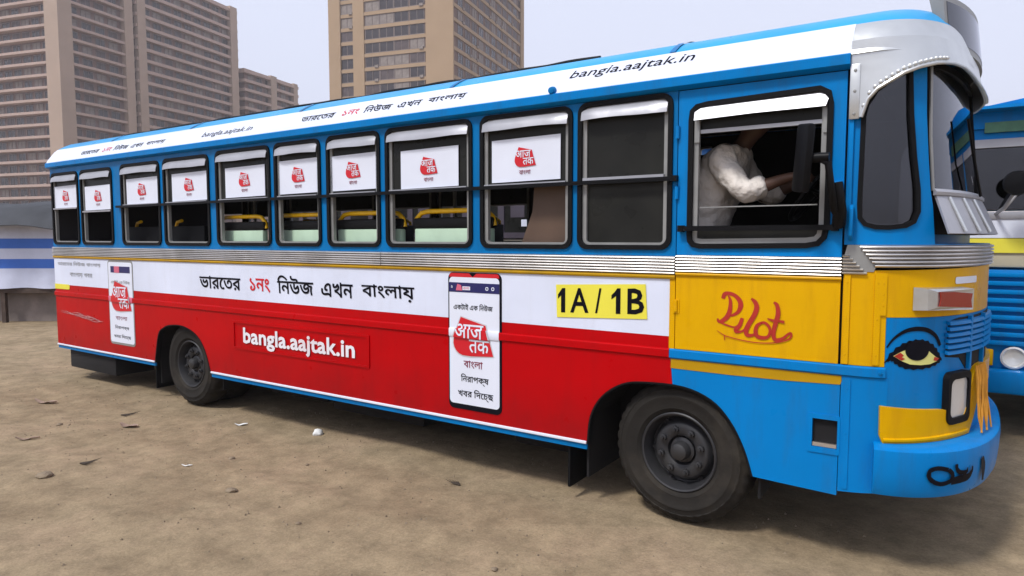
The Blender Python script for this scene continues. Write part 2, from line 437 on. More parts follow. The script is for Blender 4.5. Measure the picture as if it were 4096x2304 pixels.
# ------------------------------------------------------------------ THE BUS
bus=empty('city_bus'); tag(bus,'blue, yellow, white and red city bus with a painted eye on its nose','bus')
ARCF=[(-.585,.40),(-.565,.58),(-.485,.72),(-.35,.815),(-.2,.845),(.035,.845),(.2,.79),(.31,.685),(.39,.54),(.44,.39)]
ARCR=[(-5.68,.41),(-5.60,.70),(-5.50,.78),(-5.365,.82),(-5.13,.825),(-4.9,.755),(-4.76,.615),(-4.67,.40)]
def dens(pts,n=4):
    out=[]
    for i in range(len(pts)-1):
        p0,p1,p2,p3=[Vector(pts[max(0,min(len(pts)-1,i+d))]) for d in (-1,0,1,2)]
        for k in range(n):
            t=k/n; q=.5*((2*p1)+(-p0+p2)*t+(2*p0-5*p1+4*p2-p3)*t*t+(-p0+3*p1-3*p2+p3)*t**3); out.append((q.x,q.y))
    out.append(tuple(pts[-1])); return out
AF=[(U(x),z) for x,z in dens(ARCF)]; AR_=[(U(x),z) for x,z in dens(ARCR)]
Ub=U(-.045)     # red / blue paint boundary
ia=max(i for i,p in enumerate(AF) if p[0]<U(-.03))
body=[]
# red skirt (below rub rail and up to the white band)
o=[(URC,.41)]+AR_+AF[:ia+1]+[(U(-.03),.8445),(Ub,1.0),(U(-.055),1.13),(URC,1.145)]
body.append(sheet('skirt_panel',o,[],'red',bus,0,.02))
o=[(U(-.028),.8445)]+AF[ia+1:]+[(U(.56),.385),(U(.86),.375),(U(.86),1.03),(U(-.043),1.03),(U(-.043),1.0)]
HATCH=rect(U(.735),U(.865)-.01,.615,.765)
body.append(sheet('cab_skirt_panel',o,[HATCH],'blue',bus,0,.02))
body.append(sheet('white_band',[(URC,1.1455),(U(-.055),1.1305),(U(-.055),1.465),(URC,1.465)],[],'white',bus,.001,.02))
# yellow strip post next to the cab door, cab door, corner panels
body.append(sheet('door_post',rect(U(-.0545),U(-.022),1.06,1.485),[],'yellow',bus,.002,.02))
door=sheet('cab_door',rect(U(-.016),U(.846),1.062,1.487),[],'yellow',bus,.006,.02); body.append(door)
body.append(sheet('corner_panel',[(U(.858),1.062),(.126,1.062),(.126,1.31),(UC,1.31),(UC,1.56),(U(.858),1.54)],[],'yellow',bus,0,.02))
body.append(sheet('corner_skirt',[(U(.864),.40),(.146,.42),(.146,1.004),(U(.864),1.004)],[],'blue',bus,.003,.02))
GR=[]
body.append(sheet('nose_panel',[(.147,.50),(UC,.50),(UC,1.308),(.128,1.308),(.128,1.005),(.147,1.005)],GR,'blue',bus,0,.02))
# vertical joint strips on the corner
for uu,z0,z1,mm in ((U(.878),1.065,1.53,'yellow'),(.083,1.07,1.53,'yellow'),(.108,1.32,1.53,'yellow'),(U(.895),.42,.99,'blue')):
    sheet('joint_strip',rrect(uu-.014,uu+.014,z0,z1,.006,3),[],mm,bus,.009,.008)
    for k in range(3):
        z=z0+.05+(z1-z0-.1)*k/2
        lathe('rivet',[(.001,-.003),(.0035,-.002),(.004,0)],8,mm,bus,Matrix.Translation(S(uu,.009,z)))
# door hinge
for hz in (1.31,):
    lathe('hinge',[(.009,-.03),(.011,-.03),(.011,.0),(.009,.002),(.011,.004),(.011,.034)],10,'yellow',bus,Matrix.Translation((-.012,-.012,hz))@Matrix.Rotation(PI/2,4,'X'))
    box('hinge_plate',-.03,.008,-.010,-.004,hz-.04,hz+.04,'yellow',bus)
for hz in (2.30,1.96):
    lathe('hinge',[(.009,-.035),(.012,-.035),(.012,.035),(.009,.035)],10,'blue',bus,Matrix.Translation((-.018,-.013,hz))@Matrix.Rotation(PI/2,4,'X'))
# hatch: frame, recess
hf=sheet('battery_hatch',rrect(U(.712),U(.868),.585,.79,.008,2),[HATCH],'blue',bus,.006,.006)
hb=bmesh.new(); bm_box(hb,.73,.87,.021,.10,.605,.775); fin(hb,'recess',None,hf).data.materials.append(M['dark'])
box('tray',.738,.852,.0,.018,.618,.638,'chrome',hf)
# --- rub rail (red rear, blue cab)
def rubrail(u0,u1,m,nm='rub_rail'):
    return sweep(nm,u0,u1,[(.002,1.003),(.010,1.005),(.014,1.010),(.014,1.052),(.010,1.057),(.002,1.060)],m,bus)
body.append(rubrail(URC,U(-.05),'red')); body.append(rubrail(U(-.0475),.128,'blue'))
lathe('bolt',[(.001,-.008),(.008,-.007),(.010,0)],8,'blue_deep',bus,Matrix.Translation(S(.105,.014,1.032)))
sheet('old_yellow_strip',[(U(-.04),.945),(U(.30),.942),(U(.60),.945),(U(.86),.955),(U(.868),.975),(U(.866),1.0),(U(-.04),1.0)],[],'yellow_old',bus,.003,.004)
# --- skirt bottom trims
for a,b in ((URC,AR_[0][0]-.003),(AR_[-1][0]+.003,AF[0][0]-.003)):
    body.append(sweep('skirt_trim',a,b,[(.001,.397),(.008,.398),(.010,.405),(.008,.414),(.001,.416)],'vinyl',bus))
    body.append(sweep('skirt_rail',a,b,[(-.02,.360),(-.004,.360),(-.004,.391),(-.02,.391)],'blue_deep',bus))
# --- arch lips
def lip(pts,m):
    bm=bmesh.new(); P=[(S(u,.004,z),S(u,-.05,z)) for u,z in pts]
    c=Vector((sum(p[0].x for p in P)/len(P),0,.3))
    prev=None
    for a,b in P:
        d=(c-a); d.y=0; d.normalize(); d*=.012
        q=[bm.verts.new(v) for v in (a,b,b+d,a+d)]
        if prev:
            for k in range(4): bm.faces.new((prev[k],prev[(k+1)%4],q[(k+1)%4],q[k]))
        prev=q
    return fin(bm,'arch_lip',m,bus,True)
body.append(lip(AF,'rubber')); body.append(lip(AR_,'rubber'))
# --- yellow moulding under the corrugated belt
body.append(sweep('yellow_moulding',URC,U(-.022),[(.0,1.466),(.012,1.468),(.016,1.478),(.012,1.489),(.0,1.491)],'yellow_old',bus))
body.append(sweep('yellow_moulding',U(-.016),U(.85),[(.006,1.488),(.017,1.490),(.020,1.498),(.017,1.504),(.006,1.505)],'yellow',bus))
# --- corrugated chrome belt, each rib a strip of its own
def belt(u0,u1,z0,z1,nr,dl=0.0,dr=0.0,nm='belt_moulding',offb=.004):
    b=sweep(nm,u0,u1,[(0,z0),(offb,z0),(offb,z1),(0,z1)],'frame_grey',bus,False); h=(z1-z0)/nr; out=[b]
    for k in range(nr):
        a=z0+h*k+h*.08; c=a+h*.84; md=(a+c)/2
        uu0=u0+dl*(1-k/(nr-1)); 
        r=sweep('rib',uu0,u1,[(offb,a),(offb+.011,a+h*.10),(offb+.017,md-h*.02),(offb+.015,md+h*.2),(offb+.003,c),(offb,c)],'chrome',b); out.append(r)
    return out
bl=[]
bl+=belt(URC,U(-2.36),1.492,1.598,6); bl+=belt(U(-2.355),U(-.023),1.492,1.598,6); 
belt(U(-.016),U(.848),1.506,1.606,6)
fb=belt(.0,UC,1.556,1.668,6,dl=.065,nm='nose_moulding'); 
# chevron end plate and stepped rib ends
sheet('chevron_plate',[(U(.872),1.668),(.0,1.668),(.070,1.556),(.062,1.535),(U(.855),1.535),(U(.855),1.60)],[],'frame_grey',bus,.004,.006)
for k in range(6):
    z=1.516+k*.017+.004; sweep('rib',U(.852),U(.852)+.030+.020*(5-k)*.8,[(.004,z),(.015,z+.003),(.018,z+.008),(.012,z+.013),(.004,z+.014)],'chrome',bus)
# --- window wall
WIN=[(-7.86,-7.20,1.635,2.475),(-7.13,-6.42,1.635,2.475),(-6.22,-5.46,1.635,2.485),(-5.38,-4.60,1.635,2.49),(-4.48,-3.69,1.64,2.505),(-3.62,-3.04,1.64,2.51),(-2.955,-2.37,1.64,2.515),(-2.30,-1.49,1.64,2.518),(-1.41,-.705,1.64,2.52),(-.655,-.055,1.64,2.525)]
DW=(.045,.79,1.643,2.468)
holes=[rrect(U(a),U(b),c,d,.06) for a,b,c,d in WIN]
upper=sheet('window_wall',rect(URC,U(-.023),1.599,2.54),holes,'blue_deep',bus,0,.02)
body.append(upper)
dwo=[(U(.045),1.72),(U(.05),1.68),(U(.075),1.653),(U(.12),1.643),(U(.68),1.650),(U(.74),1.662),(U(.775),1.70),(U(.788),1.77),(U(.788),2.38),(U(.775),2.44),(U(.725),2.470),(U(.15),2.455),(U(.085),2.445),(U(.052),2.415),(U(.045),2.36)]
def inset(poly,d):
    n_=len(poly); out=[]
    area=sum(poly[i][0]*poly[(i+1)%n_][1]-poly[(i+1)%n_][0]*poly[i][1] for i in range(n_)); sg=1 if area>0 else -1
    for i in range(n_):
        a,b,c=Vector(poly[i-1]),Vector(poly[i]),Vector(poly[(i+1)%n_])
        d1=(b-a).normalized(); d2=(c-b).normalized(); nn=(Vector((-d1.y,d1.x))+Vector((-d2.y,d2.x))); nn.normalize(); out.append(tuple(b+nn*d*sg))
    return out
body.append(sheet('door_upper',rect(U(-.016),U(.846),1.607,2.53),[dwo],'blue',bus,.005,.02))
# corner pillar panel with its own window
CW=[(U(.912),2.30),(U(.908),1.87),(U(.912),1.80),(.01,1.762),(.06,1.745),(.12,1.743),(.20,1.752),(.245,1.775),(.268,1.83),(.262,1.94),(.235,2.10),(.212,2.30),(.20,2.50),(.17,2.52),(.11,2.50),(.05,2.45),(.02,2.40),(U(.925),2.36)]
body.append(sheet('corner_pillar',[(U(.856),1.669),(.37,1.669),(.345,1.86),(.325,1.94),(.305,2.10),(.285,2.30),(.272,2.60),(U(.856),2.60)],[CW],'blue',bus,.003,.025))
cwf=sheet('corner_window',CW,[inset(CW,.022)],'rubber',bus,.012,.03)
sheet('pane',inset(CW,.02),[],'glass_smoke',cwf,-.004,.004)
body.append(cwf)
box('strip',.862,.884,-.022,-.003,1.75,2.50,'blue',bus,bev=.004)
tube('grab_handle',[(.885,-.01,1.70),(.888,-.05,1.72),(.888,-.055,1.78),(.888,-.05,1.84),(.885,-.01,1.86)],.011,'blue',bus)
# --- windscreen: two panes, centre post, rubber, lower vent flap
def WS(u,o,z):
    k=min(1,max(0,(u-.30)/.85)); k=k*(2-k)
    return S(u,o-k*(.060+.060*min(1,max(0,z-1.90)/.6)),z)
ws=sheet('windscreen',[(.365,1.72),(UC,1.72),(UC,2.56),(.285,2.56),(.30,2.2),(.335,1.94)],[[(.385,1.93),(UC-.012,1.93),(UC-.012,2.53),(.302,2.53),(.318,2.2),(.352,1.945)]],'rubber',bus,-.004,.03,WS)
body.append(ws)
pn=sheet('pane',[(.375,1.92),(UC-.010,1.92),(UC-.010,2.54),(.295,2.54),(.31,2.2),(.345,1.94)],[],'glass',ws,-.014,.004,WS); mirror(pn,ws)
body.append(sheet('windscreen_beading',[(.345,1.935),(.362,1.935),(.328,2.2),(.312,2.53),(.297,2.53),(.312,2.2)],[],'frame_grey',bus,.004,.01,WS))
fl=bmesh.new(); us=steps(.36,UC-.06)
def flapring(u): return [WS(u,.012,1.918),WS(u,.095,1.725),WS(u,.085,1.722),WS(u,.002,1.912)]
rg=[[fl.verts.new(p) for p in flapring(u)] for u in us]
for i in range(len(rg)-1):
    for k in range(4): fl.faces.new((rg[i][k],rg[i][(k+1)%4],rg[i+1][(k+1)%4],rg[i+1][k]))
fl.faces.new(rg[0][::-1]); fl.faces.new(rg[-1])
fo=fin(fl,'vent_flap','silver_paint',bus); body.append(fo)
for uu in (.46,.62,.80): 
    tube('stiffener',[WS(uu,.022,1.905),WS(uu+.02,.100,1.735)],.008,'alu',fo,8)
sweep('flap_hinge',.35,UC-.05,[(.004,1.912),(.022,1.914),(.024,1.93),(.010,1.945),(.004,1.945)],'silver_paint',fo,True,WS)
body.append(sheet('cowl_panel',[(.36,1.669),(UC,1.669),(UC,1.9),(.345,1.9)],[],'blue_deep',bus,-.10,.012)); body.append(sheet('cowl_ledge',[(.33,1.660),(UC,1.660),(UC,1.672),(.33,1.672)],[],'blue',bus,.0,.11))
# wiper
tube('wiper',[WS(.95,.03,1.93),WS(.80,.035,2.10),WS(.72,.03,2.32)],.008,'bar_black',bus,6)
# --- gutter + roof
def roofprof(d):
    pts=[(-.036,2.60),(-.02,2.635),(.0,2.66),(.06,2.742),(.12,2.792),(.25,2.862),(.5,2.925),(.8,2.955),(1.1,2.965)]
    for i in range(len(pts)-1):
        if pts[i][0]<=d<=pts[i+1][0]:
            t=(d-pts[i][0])/(pts[i+1][0]-pts[i][0]); return pts[i][1]+t*(pts[i+1][1]-pts[i][1])
    return pts[-1][1]
RP=[(-.036,2.60),(-.02,2.635),(.0,2.66),(.03,2.702),(.06,2.742),(.09,2.769),(.12,2.792),(.18,2.828),(.25,2.862),(.37,2.898),(.5,2.925),(.8,2.955),(1.1,2.965)]
RL=[0.]
for i in range(1,len(RP)): RL.append(RL[-1]+math.hypot(RP[i][0]-RP[i-1][0],RP[i][1]-RP[i-1][1]))
def insetS(u,d):
    """plan curve moved inwards by d (towards the centre line)"""
    k=(BY-d)/BY
    if UR0<=u<=0: return Vector((XS+u,d,0))
    if u>0: f=phi(TF,u); return Vector((XS+(AX*(1-.75*d/BY)-.11*math.sin(f)**2)*math.sin(f),BY-(BY-d)*math.cos(f),0))
    f=phi(TR,UR0-u); return Vector((XR-AR*(1-.5*d/BY)*math.sin(f)+0.10*max(0,d)*math.sin(f),BY-(BY-d)*math.cos(f),0))
def roofpt(u,s,off):
    """u along the bus, s = distance up the roof curve from the gutter, off proud of it"""
    for i in range(len(RL)-1):
        if s<=RL[i+1] or i==len(RL)-2:
            t=(s-RL[i])/(RL[i+1]-RL[i]); a,b=RP[i],RP[i+1]; d=a[0]+t*(b[0]-a[0]); z=a[1]+t*(b[1]-a[1])
            nx,nz_=-(b[1]-a[1]),(b[0]-a[0]); l=math.hypot(nx,nz_); nx/=l; nz_/=l
            p=insetS(u,d+nx*off); p.z=z+nz_*off; return p
def roofpart(name,s0,s1,u0,u1,m,off=0,th=.012):
    us=steps(u0,u1); ss=[s0]+[s for s in RL if s0+1e-4<s<s1-1e-4]+[s1]; bm=bmesh.new()
    A=[[bm.verts.new(roofpt(u,s,off)) for s in ss] for u in us]; B_=[[bm.verts.new(roofpt(u,s,off-th)) for s in ss] for u in us]
    for i in range(len(us)-1):
        for j in range(len(ss)-1):
            bm.faces.new((A[i][j],A[i+1][j],A[i+1][j+1],A[i][j+1])); bm.faces.new((B_[i][j],B_[i][j+1],B_[i+1][j+1],B_[i+1][j]))
    o=fin(bm,name,m,bus,True); return o
SW0,SW1=.0,RL[5]+.012      # white band on the roof cove
body.append(roofpart('roof_band',SW0,SW1,URC,U(.862),'white',.002))
body.append(roofpart('roof',SW1,RL[-1],URC,UC,'blue_roof'))
body.append(roofpart('roof_front_cove',SW0,SW1,U(.862),UC,'alu'))
body.append(sweep('gutter',URC,U(.86),[(0,2.535),(.012,2.535),(.050,2.552),(.052,2.598),(.046,2.604),(.034,2.604),(0,2.56)],'blue',bus))
# roof seams and dark tarpaulin roll lying along the crown
for x in (-6.6,-5.05,-3.4,-1.75,-.1):
    roofpart('roof_seam',SW1,RL[-1],U(x)-.018,U(x)+.018,'blue_deep',.006,.006)
rr_=bmesh.new(); pts=[]; rad=[]
for i in range(74):
    x=-6.9+i*.085; d=.37+.02*math.sin(i*.31); pts.append((x,d,roofprof(d)+.004+.006*math.sin(i*.7)*math.sin(i*.23))); rad.append(.012+.008*vnoise(i*.5,2)) 
bm_tube(rr_,pts,rad,8); fin(rr_,'roof_cable','bar_black',bus,True)
# roof lettering
ROOF=lambda u,o,z: roofpt(u,z,o)
def phrase(u0,u1,z0,z1,off,fn=None,shear=.12,bold=.012):
    wds=[("ভারেতর",0,.235),("১নং",.285,.39),("িনউজ",.425,.595),("এখন",.63,.765),("বাংলায়",.80,1.0)]
    for wd,a,b in wds:
        hi=z1+(z1-z0)*(.30 if wd[0]=='ি' else 0)
        text('lettering',wd,u0+(u1-u0)*a,u0+(u1-u0)*b,z0,hi,'vinyl_red' if wd=="১নং" else 'ink',bus,off,shear,bold,fn)
def Xr(x): return U(x)
phrase(Xr(-3.28),Xr(-1.55),.075,.135,.004,ROOF)
phrase(Xr(-7.10),Xr(-5.35),.055,.115,.004,ROOF)
text('lettering','bangla.aajtak.in',Xr(-4.70),Xr(-3.93),.045,.125,'ink',bus,.004,.25,.0,ROOF)
text('lettering','bangla.aajtak.in',Xr(-.745),Xr(.055),.095,.185,'ink',bus,.004,.25,.004,ROOF)
# small roof lamp on the gutter
lathe('marker_lamp',[(.002,-.03),(.02,-.026),(.026,-.01),(.028,.0)],12,'blue_deep',bus,Matrix.Translation((-.83,-.030,2.625)))
# --- aluminium visor over the nose
VL=[(U(.862),2.295),(U(.915),2.292),(U(.925),2.325),(.01,2.375),(.045,2.42),(.092,2.452),(.14,2.485),(.20,2.510),(.27,2.528),(.38,2.540),(.50,2.540),(.60,2.530),(.80,2.510),(UC,2.49)]
vis=bmesh.new(); rows=[]
def vlow(u):
    for i in range(len(VL)-1):
        if VL[i][0]<=u<=VL[i+1][0]:
            t=(u-VL[i][0])/max(1e-6,VL[i+1][0]-VL[i][0]); return VL[i][1]+t*(VL[i+1][1]-VL[i][1])
    return VL[-1][1]
for u in sorted(set(steps(VL[0][0],UC)+[p[0] for p in VL]+[k*.012-.01 for k in range(60)])):
    zl=vlow(u); k=min(1,max(0,(u+.02)/.30)); out=.03+.036*k*k*(3-2*k)
    row=[]
    for j in range(6):
        t=j/5; z=zl+(2.665-zl)*t; row.append((u,.026+(out-.026)*(1-t)**1.3 if k>0 else .026,z))
    rows.append(row)
va=[[vis.verts.new(WS(*q)) for q in r_] for r_ in rows]; vb=[[vis.verts.new(WS(q[0],q[1]-.012,q[2]+.001)) for q in r_] for r_ in rows]
for i in range(len(rows)-1):
    for j in range(5):
        vis.faces.new((va[i][j],va[i+1][j],va[i+1][j+1],va[i][j+1])); vis.faces.new((vb[i][j],vb[i][j+1],vb[i+1][j+1],vb[i+1][j]))
    vis.faces.new((va[i][0],vb[i][0],vb[i+1][0],va[i+1][0])); vis.faces.new((va[i][5],va[i+1][5],vb[i+1][5],vb[i][5]))
vo=fin(vis,'sun_visor','alu',bus,True); body.append(vo)
sweep_rim=bmesh.new(); bm_tube(sweep_rim,[WS(u,rows[i][0][1]+.002,rows[i][0][2]) for i,u in enumerate([r_[0][0] for r_ in rows]) if u>U(.91)],.009,8)
rim_o=fin(sweep_rim,'visor_edge','alu',vo,True)
for i in range(17):
    u=-.005+i*.021; zl=vlow(u)+.022; k=min(1,max(0,(u+.02)/.30)); out=.03+.036*k*k*(3-2*k)
    P_=WS(u,out*.93+.004,zl); lathe('rivet',[(.001,-.008),(.008,-.006),(.011,0)],8,'alu',vo,Matrix.Translation(P_))
box('visor_plate',.860,.905,-.034,-.018,2.285,2.55,'alu',vo,bev=.003)
for z in (2.31,2.42,2.52): lathe('rivet',[(.001,-.006),(.006,-.005),(.008,0)],8,'frame_grey',vo,Matrix.Translation((.883,-.034,z)))
# destination board box above the visor
db=bmesh.new(); us=steps(.52,UC); 
rg=[[db.verts.new(S(u,o-.13,z)) for o,z in ((.02,2.66),(.05,2.665),(.02,2.93),(-.05,2.93))] for u in us]
for i in range(len(rg)-1):
    for k in range(4): db.faces.new((rg[i][k],rg[i][(k+1)%4],rg[i+1][(k+1)%4],rg[i+1][k]))
db.faces.new(rg[0][::-1]); db.faces.new(rg[-1])
dbo=fin(db,'destination_board','frame_grey',bus); body.append(dbo)
sheet('board_glass',[(.55,2.70),(UC,2.70),(UC,2.90),(.55,2.90)],[],'glass_smoke',dbo,-.078,.006,lambda u,o,z: S(u,o-(z-2.665)*.115,z))

# --- windows
def logo(parent,ux,z0,s,off,big=False):
    """red slanted shield with white two-line lettering; ux,z0 = lower right corner of its box, s = width"""
    T=[(-1.589,1.146),(-1.374,1.096),(-1.354,1.025),(-1.308,.886),(-1.50,.872),(-1.574,.874),(-1.605,.884),(-1.63,.902),(-1.648,.928),(-1.656,.956),(-1.653,.985),(-1.644,1.017)]
    q=s/.348; f=lambda p:(ux+(p[0]+1.308)*q, z0+(p[1]-.872)*q)
    fn=RAIL if big else None
    if big: decal('logo_edge',[f(p) for p in inset(T,-.010)],'logo_grey',parent,off,(),fn)
    decal('logo_shield',[f(p) for p in T],'vinyl_red',parent,off+.002,(),fn)
    def st(x,s_): 
        a=f((x[0],x[2])); b=f((x[1],x[3])); me=text('logo_lettering',s_,a[0],b[0],a[1],b[1],'vinyl',parent,off+.0045,0,.012,fn)
        return me
    st((-1.632,-1.388,1.000,1.098),'आज'); st((-1.515,-1.342,.898,.992),'तक')
POST=[(-7.87,-7.18,2.047,2.32),(-7.06,-6.41,2.02,2.29),(-6.13,-5.51,2.055,2.33),(-5.25,-4.65,2.067,2.338),(-4.355,-3.775,2.074,2.345),(-3.584,-3.055,2.078,2.36),(-2.935,-2.41,2.080,2.358),(-2.16,-1.615,2.067,2.347),(-1.326,-.793,2.075,2.356)]
def window(i,a,b,c,d):
    ua,ub=U(a),U(b)
    fr=sheet('window',rrect(ua-.006,ub+.006,c-.006,d+.006,.066),[rrect(ua+.022,ub-.022,c+.022,d-.022,.045)],'rubber',bus,.014,.045)
    sheet('inner_frame',rrect(ua+.022,ub-.022,c+.022,d-.022,.045),[rrect(ua+.050,ub-.050,c+.036,d-.040,.02)],'frame_grey',fr,-.006,.03)
    # silver rain hood, bent out at its foot
    bm=bmesh.new(); n_=14; rows_=[]
    for k in range(n_+1):
        t=k/n_; u=ua+.024+(ub-ua-.048)*t; e=min(1,min(t,1-t)*9); dz=.012*(1-e)
        rows_.append([(u,.004,d-.026-dz),(u,.020+.01*e,d-.055),(u,.026+.016*e,d-.080+.004*math.sin(i*3+t*9)),(u,.030+.018*e,d-.104+.003*math.sin(i*2+t*7))])
    A=[[bm.verts.new(S(*q)) for q in [(p[0],p[1],p[2]) for p in r_]] for r_ in rows_]; B_=[[bm.verts.new(S(p[0],p[1]-.004,p[2])) for p in r_] for r_ in rows_]
    for k in range(n_):
        for j in range(3): bm.faces.new((A[k][j],A[k][j+1],A[k+1][j+1],A[k+1][j])); bm.faces.new((B_[k][j],B_[k+1][j],B_[k+1][j+1],B_[k][j+1]))
    for k in (0,n_):
        for j in range(3): bm.faces.new((A[k][j],B_[k][j],B_[k][j+1],A[k][j+1]))
    fin(bm,'rain_hood','silver_paint',fr,True)
    zm=2.05 if i!=1 else 2.0
    if i<9:
        up=sheet('upper_pane',rect(ua+.05,ub-.05,zm+.012,d-.09),[],'film',fr,-.018,.005)
        sheet('sash_rail',rect(ua+.03,ub-.045,zm-.002,zm+.014),[],'silver_paint',fr,.012,.03)
        p=POST[i]; pl,pr_=max(U(p[0]),ua+.03),min(U(p[1]),ub-.03)
        st=sheet('poster',[(pl,p[2]),(pr_,p[2]+.004),(pr_,p[3]+.006),(pl,p[3])],[],'vinyl',fr,-.006,.004)
        s=.165; cx=(pl+pr_)/2+ (0.0); zc=p[2]+.095
        logo(fr,cx+s*.52,zc,s,-.003)
        text('poster_lettering','বাংলা',cx-.045,cx+.045,p[2]+.045,p[2]+.075,'vinyl_maroon',fr,-.002,0,.01)
    else:
        sheet('upper_pane',rect(ua+.05,ub-.05,zm+.02,d-.09),[],'film',fr,-.018,.005)
        sheet('lower_pane',rect(ua+.05,ub-.05,c+.03,zm-.01),[],'film',fr,-.026,.005)
        sheet('sash_rail',rect(ua+.03,ub-.045,zm+.004,zm+.022),[],'silver_paint',fr,.012,.03)
    return fr
wins=[window(i,*wd) for i,wd in enumerate(WIN)]
for fr in wins:
    far=mirror(fr,bus)
    for ch in list(fr.children):
        if ch.name.split('.')[0] in ('inner_frame','upper_pane','sash_rail','poster'): mirror(ch,far)
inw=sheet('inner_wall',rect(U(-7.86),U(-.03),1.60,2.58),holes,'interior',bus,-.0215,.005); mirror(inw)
for x0,x1 in ((.835,.905),(-.05,.01)): box('door_jamb',x0,x1,.026,.045,.97,2.60,'dark',bus)
box('shade_plate',-4.55,-.78,.06,2.14,.375,.43,'dark',bus); box('shade_plate',-7.6,-5.85,.55,1.65,.40,.45,'dark',bus)  # plates added below the floor to deepen the shade under the bus
box('shade_plate',.46,1.05,.06,2.14,.40,.45,'dark',bus)
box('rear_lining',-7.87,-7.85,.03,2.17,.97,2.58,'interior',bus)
for a,b,c,d,e,f in ((-4.35,-3.5,.42,.95,.17,.42),(-3.42,-2.3,.40,1.0,.13,.42),(-2.2,-1.5,.45,.9,.20,.42),(-1.42,-.86,.42,1.0,.15,.42),(-6.5,-5.9,.5,1.2,.18,.42)): box('shade_block',a,b,c,d,e,f,'dark',bus,bev=.04)  # black boxes added to block light and lit ground behind the skirt
box('shade_flap',-.615,-.600,.06,.54,.16,.60,'dark',bus); box('shade_flap',-5.72,-5.705,.08,.80,.16,.60,'dark',bus); box('shade_flap',-4.64,-4.625,.10,.80,.22,.60,'dark',bus); box('shade_flap',.455,.470,.06,.54,.25,.60,'dark',bus)  # dark plates added by the wheels to keep the arches black
box('cab_shade_panel',-.5,.86,2.15,2.165,1.0,2.58,'interior',bus)  # opaque panel added over the far cab side to shut out daylight
# long black guard bar
sweep('guard_bar',U(-6.3),U(-.02),[(.016,2.030),(.034,2.030),(.034,2.054),(.016,2.054)],'bar_black',bus,False)
box('bar_bracket',-.045,-.012,-.038,-.002,2.026,2.058,'bar_black',bus)
# driver's window
fr=sheet('door_window',dwo,[inset(dwo,.028)],'rubber',bus,.020,.045)
ii=inset(dwo,.026)
sheet('inner_frame',ii,[inset(dwo,.055)],'frame_grey',fr,.0,.03)
hood=[(U(.085),2.352),(U(.40),2.362),(U(.755),2.362),(U(.765),2.40),(U(.735),2.437),(U(.40),2.432),(U(.12),2.425),(U(.082),2.40)]
sheet('rain_hood',hood,[],'silver_paint',fr,.045,.006,lambda u,o,z: S(u,o-(z-2.36)*.45,z))
sheet('upper_sash',rect(U(.10),U(.735),2.285,2.305),[],'silver_paint',fr,-.004,.02); sheet('upper_pane',rect(U(.10),U(.735),2.305,2.41),[],'film',fr,-.018,.005)
for a in (.078,.742): sheet('sash_bracket',rect(U(a),U(a)+.028,2.235,2.36),[],'frame_grey',fr,.010,.02)
sheet('lower_pane',rect(U(.095),U(.745),1.672,1.752),[],'film',fr,-.010,.005); sheet('sash_rail',rect(U(.075),U(.745),1.664,1.676),[],'frame_grey',fr,.006,.03)
sheet('glass_edge',rect(U(.10),U(.72),1.872,1.878),[],'frame_grey',fr,-.02,.006)
sweep('guard_bar',U(.0),U(.825),[(.022,1.742),(.044,1.742),(.044,1.770),(.022,1.770)],'bar_black',bus,False)
for a in (.0,.80): box('bar_bracket',a,a+.03,-.046,-.004,1.738,1.774,'bar_black',bus)
body.append(fr)
# rear-view mirror on its arm
mr=bmesh.new(); bm_box(mr,-.052,.052,-.022,.022,-.165,.165,Matrix.Translation((.69,-.21,2.09))@Matrix.Rotation(R(-48),4,'Z')@Matrix.Rotation(R(7),4,'Y'),bev=.014)
mo=fin(mr,'wing_mirror','bar_black',bus,True)
tube('mirror_arm',[(.83,-.01,1.83),(.835,-.07,1.80),(.825,-.15,1.84),(.815,-.19,1.95),(.80,-.20,2.06),(.755,-.205,2.09),(.70,-.205,2.09)],.017,'bar_black',mo)
tube('arm_guard',[(.835,-.05,1.77),(.845,-.11,1.83),(.835,-.13,1.92),(.825,-.13,1.97)],.032,'bar_black',mo)
lathe('pivot',[(.001,-.05),(.022,-.05),(.024,0),(.022,.05),(.001,.05)],12,'bar_black',mo,Matrix.Translation((.755,-.205,2.09))@Matrix.Rotation(R(90),4,'Z'))
box('mirror_bracket',.795,.842,-.05,-.006,1.955,1.985,'blue',bus,bev=.004)
# --- markings on the side
phrase(U(-4.81),U(-2.03),1.222,1.345,.0045,None,-.05,.018)
text('lettering','bangla.aajtak.in',U(-4.13),U(-2.665),.695,.885,'letter_white',bus,.010,0,.03)
uu=[U(-4.30),U(-2.507),.676,.938]
sheet('embossed_panel',rect(*uu),[rect(uu[0]+.03,uu[1]-.03,uu[2]+.02,uu[3]-.02)],'red',bus,.010,.012); 
# phone advert
ph=sheet('advert_panel',rrect(U(-1.705),U(-1.240),.482,1.462,.045),[],'ink',bus,.004,.004)
decal('screen',rrect(U(-1.694),U(-1.258),.520,1.428,.03),'vinyl',ph,.006)
sc_=[(U(-1.694),1.4285),(U(-1.258),1.4285),(U(-1.262),1.448),(U(-1.275),1.456),(U(-1.675),1.456),(U(-1.690),1.448)]
decal('screen_top',sc_,'vinyl_red',ph,.0062); decal('notch',[(U(-1.515),1.457),(U(-1.484),1.432),(U(-1.453),1.457)],'ink',ph,.008)
decal('title_bar',rect(U(-1.694),U(-1.258),1.322,1.390),'vinyl_navy',ph,.008)
decal('title_icon',[(U(-1.632),1.334),(U(-1.575),1.334),(U(-1.585),1.372),(U(-1.618),1.380)],'vinyl_pink',ph,.010); decal('title_tag',rect(U(-1.572),U(-1.505),1.338,1.364),'vinyl',ph,.010)
text('lettering','বাংলা',U(-1.566),U(-1.511),1.342,1.360,'vinyl_pink',ph,.0125)
